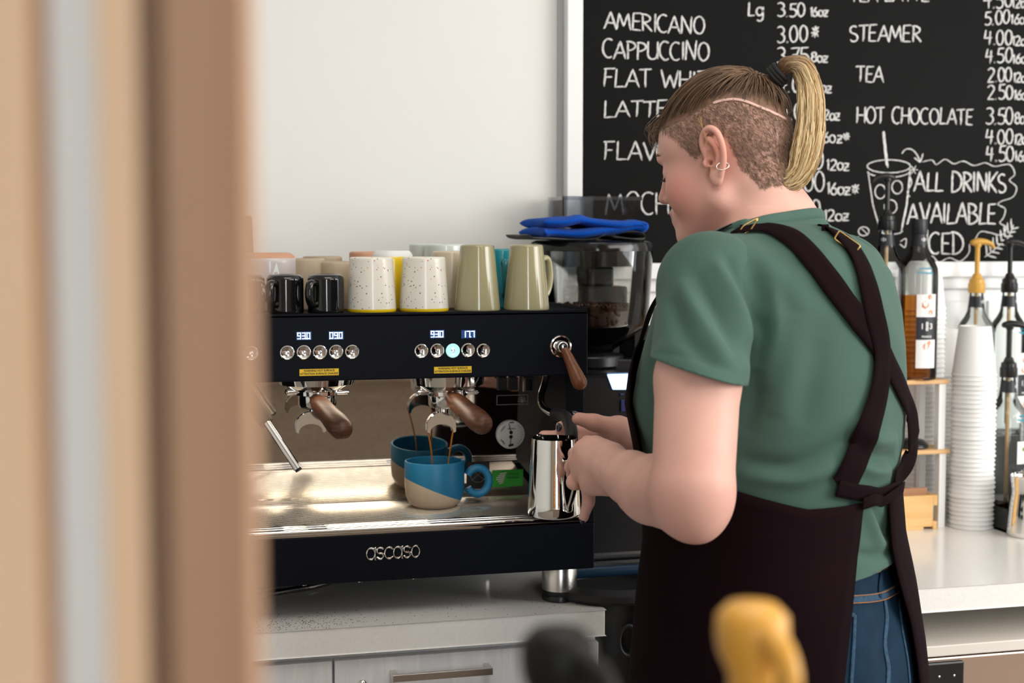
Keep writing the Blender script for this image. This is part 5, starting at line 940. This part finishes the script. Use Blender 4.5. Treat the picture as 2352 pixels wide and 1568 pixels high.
# collar rib along the neck opening
bm = bmesh.new(); bm.from_mesh(shirt.data); bv_ = [np.array(v.co) for v in bm.verts if v.is_boundary and abs((np.array(v.co) - npt) @ nn_) < .004 and np.linalg.norm((np.array(v.co) - N0)[:2]) < .15]; bm.free()
if len(bv_) > 8:
    c0 = np.mean(bv_, 0); an = [math.atan2((p - c0) @ Tl, (p - c0) @ Tf) for p in bv_]; bins = np.linspace(-math.pi, math.pi, 41); lp = []
    for i in range(40):
        q = [p for p, a in zip(bv_, an) if bins[i] <= a < bins[i + 1]]
        if q: lp.append(np.mean(q, 0) + nn_ * .004)
    raw('collar', *tube(spline(lp, 3, closed=True), .0085, 10, closed=True, flat=(1.0, .38), ref=nn_), M_shirt, person)
# --- jeans and shoes
M_den = mat('dark_denim', (.004, .018, .040), .85, spec=.2, noise=(38, .45, (.009, .038, .072)), bump=(1100, .5, .001))
J = Field((.55, 1.62, -.01), (1.30, 2.40, 1.16), .0075)
JS = [(1.13, 0, .138, .150, .182), (1.075, 0, .140, .156, .188), (1.04, 0, .142, .168, .196), (.97, 0, .146, .186, .206), (.90, 0, .148, .198, .212), (.84, 0, .146, .196, .214), (.80, 0, .14, .18, .20)]
J.slices(TT, JS, 0, .80, 1.13, .03)
hipz = lambda s, z, fx=0: np.array([Tc[0], Tc[1], 0]) + Tl * s + Tf * fx + ZU * z
for s, fx in ((.105, .02), (-.105, -.02)): J.chain([hipz(s, .84, -.01), hipz(s, .50, fx), hipz(s, .10, fx - .01)], [.105, .076, .066], .03)
V, Fc = J.mesh(); del J; V = smooth_v(V, Fc, 3, .5); Nn = vnormals(V, Fc)
V = fold(V, Nn, [([(2032, 1375), (2036, 1470), (2030, 1568)], -.006, 16), ([(1990, 1400), (1985, 1500), (1990, 1600)], .004, 30), ([(2070, 1400), (2080, 1500), (2085, 1600)], .004, 26)])
jeans = raw('jeans', V, Fc, M_den, person); cut(jeans, [(Vector(U(1960, 1266, 1.97)), Vector((RGT * -.07 + ZU)), lambda c: c[2] > 1.0), (Vector((0, 0, .085)), Vector((0, 0, -1)), lambda c: c[2] < .2)]); JBV = bvh_of(jeans)
for s, fx in ((.105, .02), (-.105, -.02)):
    c = hipz(s, 0, fx); g = []
    for z, a, b, o in ((0, .135, .046, .045), (.02, .138, .050, .045), (.05, .120, .048, .035), (.08, .07, .046, .0), (.11, .055, .05, -.008)): g.append([tuple(c + Tf * (o + a * math.cos(t)) + Tl * b * math.sin(t) + ZU * z) for t in np.linspace(0, 2 * math.pi, 33)[:-1]])
    n = 32; raw('shoe', [p for r_ in g for p in r_], [(j * n + i, j * n + (i + 1) % n, (j + 1) * n + (i + 1) % n, (j + 1) * n + i) for j in range(4) for i in range(n)] + [tuple(range(n - 1, -1, -1)), tuple(4 * n + i for i in range(n))], M_blackp, person)
def wint(n, pts):
    out = []
    for t in np.linspace(0, len(pts) - 1, n):
        i = min(int(t), len(pts) - 2); a, b = pts[i], pts[i + 1]; u = t - i; out.append(a[2] * (1 - u) + b[2] * u if len(a) > 2 and len(b) > 2 else np.nan)
    return out
def strip(name, bv, pts, width, off, m, parent, n=8, wfix=None, thick=.0016, smoothn=4, ws=None, tuck=None):
    """a ribbon of cloth laid over a surface along a line"""
    px = spline([np.array(p[:2], float) for p in pts], n); wf = wint(len(px), pts); P, Nr = [], []; last = None
    for q, w in zip(px, wf):
        p, nr = hit(bv, *q)
        if p is None and np.isnan(w):
            for dx in range(4, 80, 4):
                p, nr = hit(bv, q[0] - dx, q[1])
                if p is None: p, nr = hit(bv, q[0], q[1] + dx)
                if p is not None and bv is JBV: p = None; break
                if p is not None: p = U(q[0], q[1], (p - CPOS) @ FWD); nr = RGT * .75 - FWD * .66 if q[0] > 1990 else nr; break
        if not np.isnan(w): p2 = U(q[0], q[1], w); nr = RGT * .75 - FWD * .66; p = p2
        if p is None:
            if last is None or bv is JBV: continue
            p = U(q[0], q[1], (last - CPOS) @ FWD); nr = Nr[-1]
        if nr @ FWD > 0: nr = -nr
        P.append(p); Nr.append(nr); last = p
    if len(P) < 6: return None
    P = np.array(P); Nr = np.array(Nr)
    if tuck: w0 = (P[0] - CPOS) @ FWD; P = np.concatenate([[U(*q[:2], w0 + q[2]) for q in tuck], P]); Nr = np.concatenate([[ZU * .8 - FWD * .5 - RGT * .3 * (1 if tuck[0][0] < 1800 else -1)] * len(tuck), Nr])
    for _ in range(smoothn): P[1:-1] = P[1:-1] * .5 + (P[:-2] + P[2:]) * .25; Nr[1:-1] = Nr[1:-1] * .4 + (Nr[:-2] + Nr[2:]) * .3
    Nr /= np.linalg.norm(Nr, axis=1)[:, None]; t = np.gradient(P, axis=0); t /= np.linalg.norm(t, axis=1)[:, None] + 1e-9; sd_ = np.cross(t, Nr); sd_ /= np.linalg.norm(sd_, axis=1)[:, None]
    k = 5; us = np.linspace(-1, 1, k); v = []; W = np.interp(np.linspace(0, 1, len(P)), np.linspace(0, 1, len(ws)), ws) if ws else np.full(len(P), width)
    for i in range(len(P)):
        for lay in (0, 1):
            for u in us: v.append(tuple(P[i] + sd_[i] * u * W[i] / 2 + Nr[i] * (off + thick * lay * (1 - .25 * u ** 4))))
    f = []
    for i in range(len(P) - 1):
        a, b = i * 2 * k, (i + 1) * 2 * k
        for j in range(k - 1): f += [(a + k + j, a + k + j + 1, b + k + j + 1, b + k + j), (a + j, b + j, b + j + 1, a + j + 1)]
        f += [(a, a + k, b + k, b), (a + k - 1, b + k - 1, b + 2 * k - 1, a + 2 * k - 1)]
    f += [(0, *range(1, k), *range(2 * k - 1, k - 1, -1)), tuple((len(P) - 1) * 2 * k + q for q in (*range(k - 1, -1, -1), *range(k, 2 * k)))]
    return raw(name, v, f, m, parent)
M_st = mat('orange_stitch', (.35, .14, .03), .7); M_den2 = mat('faded_denim', (.022, .070, .13), .85, noise=(220, .9, (.005, .02, .045)))
strip('stitching', JBV, [(1950, 1325), (2010, 1316), (2070, 1288)], .0012, .001, M_st, jeans, 10); strip('yoke_seam', JBV, [(1940, 1378), (2015, 1371), (2062, 1348), (2100, 1315)], .0125, .0005, M_den2, jeans, 10); strip('stitching', JBV, [(1940, 1386), (2015, 1380), (2064, 1358), (2104, 1325)], .0011, .0024, M_st, jeans, 10); strip('stitching', JBV, [(1940, 1370), (2015, 1363), (2060, 1340), (2096, 1308)], .0011, .0024, M_st, jeans, 10)
strip('seat_seam', JBV, [(2030, 1372), (2036, 1420), (2031, 1480), (2040, 1540), (2034, 1600)], .0085, .0005, M_den2, jeans, 10); strip('belt_loop', JBV, [(2025, 1308), (2020, 1340), (2018, 1372)], .009, .001, M_den, jeans, 8)
for pl in ([(1930, 1410), (1948, 1411), (1962, 1413)], [(1962, 1412), (1960, 1470), (1954, 1568), (1952, 1620)], [(2064, 1380), (2072, 1450), (2084, 1520), (2090, 1600)], [(2064, 1380), (2074, 1372), (2082, 1366)]): strip('pocket_edge', JBV, pl, .0055, .0006, M_den2, jeans, 10)
# --- apron: skirt and bib as one shell round the body, straps, tie
M_ap = mat('aubergine_canvas', (.0072, .0022, .0036), .9, spec=.08, bump=(900, .35, .0008))
AS = [(1.40, 0, .162, .1, .205), (1.36, 0, .181, .18, .210), (1.33, 0, .191, .19, .210), (1.285, 0, .198, .19, .210), (1.23, 0, .184, .182, .206), (1.166, 0, .170, .170, .206), (1.10, 0, .160, .176, .212), (1.04, 0, .166, .190, .222), (.95, 0, .172, .206, .232), (.87, 0, .176, .216, .240), (.60, 0, .190, .24, .262)]
AS_ = np.array(AS)[::-1]
def shell(z, al):
    g = [np.interp(z, AS_[:, 0], AS_[:, i]) for i in range(1, 5)]; c, s = math.cos(al), math.sin(al); a = g[1] if c > 0 else g[2]; r = (abs(c / a) ** 2.3 + abs(s / g[3]) ** 2.3) ** (-1 / 2.3)
    rip = .004 * math.sin(al * 9 + z * 6) * max(0, 1.12 - z) + .003 * math.sin(al * 17 - z * 14) * max(0, 1.05 - z); r += rip
    p = np.array([Tc[0], Tc[1], z]); p[:2] += (Tf * c * r + Tl * s * r)[:2]; p[:2] += (Tf * g[0])[:2]; return p
def solve(z, tgt, lo, hi):
    for _ in range(40):
        m = (lo + hi) / 2
        if (proj(shell(z, m))[0] < tgt): lo = m
        else: hi = m
    return lo
g, nA = [], 60; zt_ap = [1.160 - .0 * i for i in range(1)]; zs = np.linspace(1.158, .55, 46)
for z in zs:
    y = proj(np.array([Tc[0], Tc[1], z]))[1]; tl_ = np.interp(y, [1110, 1200, 1300, 1420, 1568, 1900], [1986, 1976, 1964, 1948, 1928, 1900]); tr = np.interp(y, [1110, 1150, 1210, 1290, 1350, 1420, 1568, 1900], [2030, 2022, 2042, 2062, 2078, 2098, 2118, 2130])
    aL = solve(z, tl_, R(60), R(175)); pr = lambda a: proj(shell(z, a))[0]
    aR = -R(175)   # right-hand edge: on the far side of the back, walking in from the silhouette
    best = None
    for a in np.linspace(-R(60), -R(178), 100):
        if proj(shell(z, a))[0] >= tr: best = a
    aR = best if best is not None else -R(110)
    g.append((z, aL, aR))
sm = np.array(g); 
for _ in range(3): sm[1:-1, 1:] = sm[1:-1, 1:] * .5 + (sm[:-2, 1:] + sm[2:, 1:]) * .25
v = []; f = []
for i, (z, aL, aR) in enumerate(sm):
    for j in range(nA):
        al = aR + (aL - aR) * j / (nA - 1); zz = z + .012 + .040 * min(1, max(0, (R(128) - abs(al)) / R(45))) * (1 - i / 45) ** 2; v.append(shell(zz, al))
for i in range(len(sm) - 1):
    for j in range(nA - 1): f.append((i * nA + j, i * nA + j + 1, (i + 1) * nA + j + 1, (i + 1) * nA + j))
base = len(v); nb_ = 26; zb = np.linspace(1.19, 1.372, 22)
for i, z in enumerate(zb):
    hw = R(np.interp(z, [1.155, 1.20, 1.30, 1.345, 1.372], [62, 56, 48, 44, 34]))
    for j in range(nb_): al = -hw + 2 * hw * j / (nb_ - 1); v.append(shell(z, al))
for i in range(21):
    for j in range(nb_ - 1): f.append((base + i * nb_ + j, base + (i + 1) * nb_ + j, base + (i + 1) * nb_ + j + 1, base + i * nb_ + j + 1))
apron = raw('apron', [tuple(p) for p in v], f, M_ap, person); so = apron.modifiers.new('cloth', 'SOLIDIFY'); so.thickness = .0022; so.offset = 0
W3 = .0375
strip('strap', SBV, [(1694, 531), (1740, 527), (1790, 535), (1835, 565), (1890, 630), (1945, 705), (2003, 778), (2036, 835), (2064, 890), (2085, 945), (2092, 1005), (2080, 1058), (2046, 1104)], W3, .004, M_ap, apron, 8, ws=[.034, .036, .036, .036, .034, .034, .036], tuck=[(1632, 590, .09), (1648, 566, .05), (1662, 551, .028), (1678, 540, .012)])
strip('strap', SBV, [(1912, 535), (1940, 560), (1968, 600), (1988, 660), (2003, 730), (2018, 800), (2015, 880), (1995, 960), (1965, 1040), (1938, 1100), (1925, 1118)], W3, .0055, M_ap, apron, 8, tuck=[(1880, 540, .10), (1890, 528, .06), (1900, 527, .03)], ws=[.030, .034, .036, .038, .042, .044, .042])
strip('waist_tie', SBV, [(1915, 1117), (1945, 1124), (1978, 1130), (2010, 1132), (2048, 1118)], .022, .008, M_ap, apron, 8); strip('waist_tie', SBV, [(1962, 1150), (1995, 1146), (2030, 1130), (2052, 1112)], .016, .014, M_ap, apron, 8)
APV = BVHTree.FromPolygons(*(lambda g: ([tuple(p) for p in g[0]], g[1]))(join([([tuple(q.co) for q in o.data.vertices], [tuple(q.vertices) for q in o.data.polygons]) for o in apron.children])))
for s, (qx, qy) in ((1, (1700, 522)), (-1, (1928, 538))):   # straps run over the shoulders and down to the corners of the bib
    p0, _ = hit(SBV, qx, qy + 12); p0 = p0 if p0 is not None else U(qx, qy, 2.05); p0 = p0 + Tf * .02; p1 = shell(1.362, s * R(30)); P, Nr = [], []
    for t in np.linspace(0, 1, 16):
        q = p0 * (1 - t) + p1 * t + (Tf * .10 + ZU * .05 - Tl * s * .02) * math.sin(math.pi * t); dd = Tf * (.25 + .6 * t) + ZU * (1 - .6 * t); dd /= np.linalg.norm(dd); h = SBV.ray_cast(Vector(q + dd * .3), Vector(-dd)); h = h if h[0] is not None else SBV.find_nearest(Vector(q)); n = np.array(h[1]); n = n if n @ (Tf + ZU) > 0 else -n; P.append(np.array(h[0])); Nr.append(n)
    P, Nr = np.array(P), np.array(Nr)
    for _ in range(3): P[1:-1] = P[1:-1] * .5 + (P[:-2] + P[2:]) * .25; Nr[1:-1] = Nr[1:-1] * .5 + (Nr[:-2] + Nr[2:]) * .25
    Nr /= np.linalg.norm(Nr, axis=1)[:, None]; tg_ = np.gradient(P, axis=0); tg_ /= np.linalg.norm(tg_, axis=1)[:, None]; sd_ = np.cross(tg_, Nr)
    v = [tuple(P[i] + sd_[i] * u * .018 + Nr[i] * o_) for i in range(16) for u, o_ in ((-1, .006), (1, .006), (1, .008), (-1, .008))]
    raw('strap', v, [(i * 4 + k, i * 4 + (k + 1) % 4, i * 4 + 4 + (k + 1) % 4, i * 4 + 4 + k) for i in range(15) for k in range(4)] + [(3, 2, 1, 0), (60, 61, 62, 63)], M_ap, apron)
M_brass = mat('antique_brass', (.42, .28, .10), .3, 1.0)
for (cx, cy), (dx, dy), (ex, ey) in (((1716, 523), (-18, 10), (9, -14)), ((1946, 556), (24, 17), (-6, 9))):
    p, nr = hit(APV, cx, cy); p = p if p is not None else U(cx, cy, 1.99); w = (p - CPOS) @ FWD
    q = [U(cx + a * dx + b * ex, cy + a * dy + b * ey, w - .003) for a, b in ((-1, -1), (1, -1), (1, 1), (-1, 1))]; loop = [q[i] + (q[(i + 1) % 4] - q[i]) * t for i in range(4) for t in (.06, .35, .65, .94)]
    raw('buckle', *tube(loop, .0012, 8, closed=True), M_brass, apron)
# ------------------------------------------------------------------ hair
def hairmat(name):
    m = mat(name, (.3, .2, .1), .38, attr='tone', spec=.5); return m
M_hair = hairmat('hair')
def strands(name, paths, radii, cols, parent, ns=4):
    V, Fq, C = [], [], []; n0 = 0
    for P, r, c in zip(paths, radii, cols):
        v, f = tube(P, r, ns, caps=False); V += [tuple(p) for p in v]; Fq += [tuple(i + n0 for i in q) for q in f]; n0 += len(v); c = np.asarray(c); m = len(P)
        C.append(np.repeat(c[None] if c.ndim == 1 else c, ns * m if c.ndim == 1 else ns, 0))
    o = raw(name, V, Fq, M_hair, parent); C = np.concatenate(C); at = o.data.color_attributes.new('tone', 'FLOAT_COLOR', 'POINT'); at.data.foreach_set('color', np.concatenate([C, np.ones((len(C), 1))], 1).astype(np.float32).ravel()); return o
rh = np.random.default_rng(11)
me = body.data; nv = len(me.vertices); co = np.zeros(nv * 3); me.vertices.foreach_get('co', co); co = co.reshape(-1, 3); no = np.zeros(nv * 3); me.vertices.foreach_get('normal', no); no = no.reshape(-1, 3)
ib = np.where(buzz)[0]; it = np.where(toph)[0]
BROWN = np.array((.115, .062, .032)); DK = np.array((.060, .032, .018)); BLOND = np.array((.80, .60, .33)); GOLD = np.array((.42, .25, .09))
# clipped sides: short hairs lying down and back
paths, rad_, cols = [], [], []
for i in rh.choice(ib, 16000):
    p = co[i] + rh.normal(0, .0012, 3); n = no[i]; d = -Hu * .8 - Hf * .45 + rh.normal(0, .22, 3) + n * .42; d -= n * (d @ n) * .55; d /= np.linalg.norm(d); L = rh.uniform(.003, .0062)
    paths.append([p, p + d * L * .5, p + d * L - n * L * .12]); rad_.append([.00026, .00024, .0001]); cols.append(np.array((.21, .130, .085)) * rh.uniform(.8, 1.3))
strands('clipped_hair', paths, rad_, cols, person, 3)
# long top, swept back to the tie
tie = hp(-.068, .004, .090); tdir = hl(tie); tdir /= np.linalg.norm(tdir)
def scalp(d):
    w = Hf * d[0] + Hl * d[1] + Hu * d[2]; h = BBV.ray_cast(Vector(Hc + w * .3), Vector(-w)); return np.array(h[0]) if h[0] is not None else Hc + w * .09
paths, rad_, cols = [], [], []
for i in rh.choice(it, 1500):
    d0 = hl(co[i]); d0 = d0 / np.linalg.norm(d0); om = math.acos(np.clip(d0 @ tdir, -1, 1)); lift = rh.uniform(.0015, .012); jit = rh.normal(0, .035); P = []
    if om < .15: continue
    sidev = np.cross(d0, tdir)
    for t in np.linspace(0, 1, 15):
        d = (math.sin((1 - t) * om) * d0 + math.sin(t * om) * tdir) / math.sin(om); d = d + sidev * jit * math.sin(t * math.pi) * .6; d[2] -= .10 * math.sin(t * math.pi) * max(0, d0[0]) * .3; d /= np.linalg.norm(d)
        s = scalp(d); k = math.sin(math.pi * min(1, t * .9 + .12)) ** .6; P.append(s + (Hf * d[0] + Hl * d[1] + Hu * d[2]) * (.0012 + lift * k))
    P[-1] = tie + (P[-1] - tie) * .35; paths.append(P); r = rh.uniform(.0005, .00095); rad_.append([r * .7, r, r, r, r * .8]); c = BROWN * (1 - .0) if rh.random() < .6 else DK; tip = c * rh.uniform(.8, 1.7) + GOLD * (rh.random() ** 3) * .5
    cols.append(np.array([c * rh.uniform(.8, 1.2) * (1 - t) + tip * t for t in np.linspace(0, 1, 15)]))
# loose wisps over the forehead and temple
for i in range(60):
    a = hp(.088 + rh.normal(0, .004), .012 + rh.uniform(-.03, .04), .062 + rh.normal(0, .006)); b = a - Hu * rh.uniform(.012, .032) + Hf * rh.uniform(-.002, .010) + Hl * rh.normal(0, .006); m_ = (a + b) / 2 + Hf * .006
    paths.append(spline([a - Hf * .02 + Hu * .008, a, m_, b], 4)); rad_.append([.0006, .0005, .0002]); cols.append(BROWN * rh.uniform(.8, 1.8))
for i in range(5):
    a = U(1607 + rh.normal(0, 3), 272 + rh.normal(0, 4), 2.0); paths.append(spline([a, U(1614, 295, 1.995), U(1622 + rh.normal(0, 2), 318, 1.995), U(1622 + rh.normal(0, 3), 338 + rh.normal(0, 6), 1.996)], 4)); rad_.append([.0004, .0003, .00015]); cols.append(GOLD * rh.uniform(.6, 1.2))
strands('top_hair', paths, rad_, cols, person, 4)
# the pale line of skin along the parting
strip('parting', BBV, [(1638, 238), (1662, 231), (1690, 229), (1716, 235), (1742, 246), (1772, 258), (1804, 274)], .0042, .0006, mat('pale_scalp', (.62, .40, .34), .6), person, 6)
# ponytail
cen = [(1788, 170, 2.036), (1808, 150, 2.026), (1840, 156, 2.022), (1860, 205, 2.022), (1862, 280, 2.022), (1852, 350, 2.022), (1832, 402, 2.022), (1800, 424, 2.022), (1786, 412, 2.022)]
wid = [.008, .012, .0165, .0175, .0200, .0215, .0185, .0130, .008]
paths, rad_, cols = [], [], []
for i in range(1100):
    a = rh.random() * 2 * math.pi; r = math.sqrt(rh.random()); u, v_ = r * math.cos(a), r * math.sin(a); tw = rh.normal(0, .15); end = rh.uniform(.70, 1.0); P = []
    for k, (x, y, w) in enumerate(cen):
        nx = [(-.5, -.85), (-.4, -.9), (.6, -.8), (1, -.2), (1, 0), (1, .2), (.7, .7), (.3, .95), (.1, 1)][k]; uu = u * math.cos(tw * k) - v_ * math.sin(tw * k); vv = u * math.sin(tw * k) + v_ * math.cos(tw * k); P.append(U(x, y, w) + (RGT * nx[0] - ZU * nx[1]) * uu * wid[k] + FH * vv * wid[k] * .9)
    P = spline(P, 5); n = max(10, int(len(P) * end)); P = [p + rh.normal(0, .0003, 3) for p in P[:n]]
    if len(P) < 6: continue
    rr = rh.uniform(.0006, .0011); paths.append(P); rad_.append([rr * .8, rr, rr, rr * .9, rr * .35]); t = np.clip(np.linspace(0, 1.15, len(P))[:, None] * 2.6 - .15 - .3 * rh.random(), 0, 1); lt = BLOND * rh.uniform(.45, 1.25) if rh.random() < .62 else GOLD * rh.uniform(.45, 1.0); cols.append(BROWN * 1.3 * (1 - t) + lt * t)
strands('ponytail', paths, rad_, cols, person, 4)
tq = U(1787, 172, 2.034); td = U(1800, 160, 2.03) - tq; td /= np.linalg.norm(td); e1 = np.cross(td, FWD); e1 /= np.linalg.norm(e1); e2 = np.cross(td, e1)
raw('hair_tie', *join([tube([tq + td * o_ + (e1 * math.cos(t) + e2 * math.sin(t)) * .0145 for t in np.linspace(0, 2 * math.pi, 33)[:-1]], .0034, 10, closed=True) for o_ in (-.005, 0, .005)]), mat('black_elastic', (.008, .008, .009), .8), person)
# brows and lashes
for s in (1, -1):
    paths, rad_, cols = [], [], []
    for i in range(60):
        t = rh.random(); d = np.array((.105 - .018 * t * t, s * (.014 + .034 * t), .016 + .006 * math.sin(t * 2.6))); w = Hf * d[0] + Hl * d[1] + Hu * d[2]; L = np.linalg.norm(w); h = BBV.ray_cast(Vector(Hc + w / L * .2), Vector(-w / L))
        if h[0] is None: continue
        p = np.array(h[0]); q = Hl * s * .006 + Hu * .003 - Hf * .002; paths.append([p, p + q * .5 + Hf * .0012, p + q]); rad_.append([.0004, .00035, .0001]); cols.append(BROWN * rh.uniform(.9, 1.8))
    for i in range(26):
        t = i / 25; p = hp(.0855 - .005 * abs(t - .5), s * (.019 + .026 * t), -.0135); q = Hf * .007 - Hu * .004 + Hl * s * (t - .4) * .006; paths.append([p, p + q * .6 - Hu * .001, p + q]); rad_.append([.0004, .0003, .0001]); cols.append(DK)
    strands('brow_and_lashes', paths, rad_, cols, person, 3)
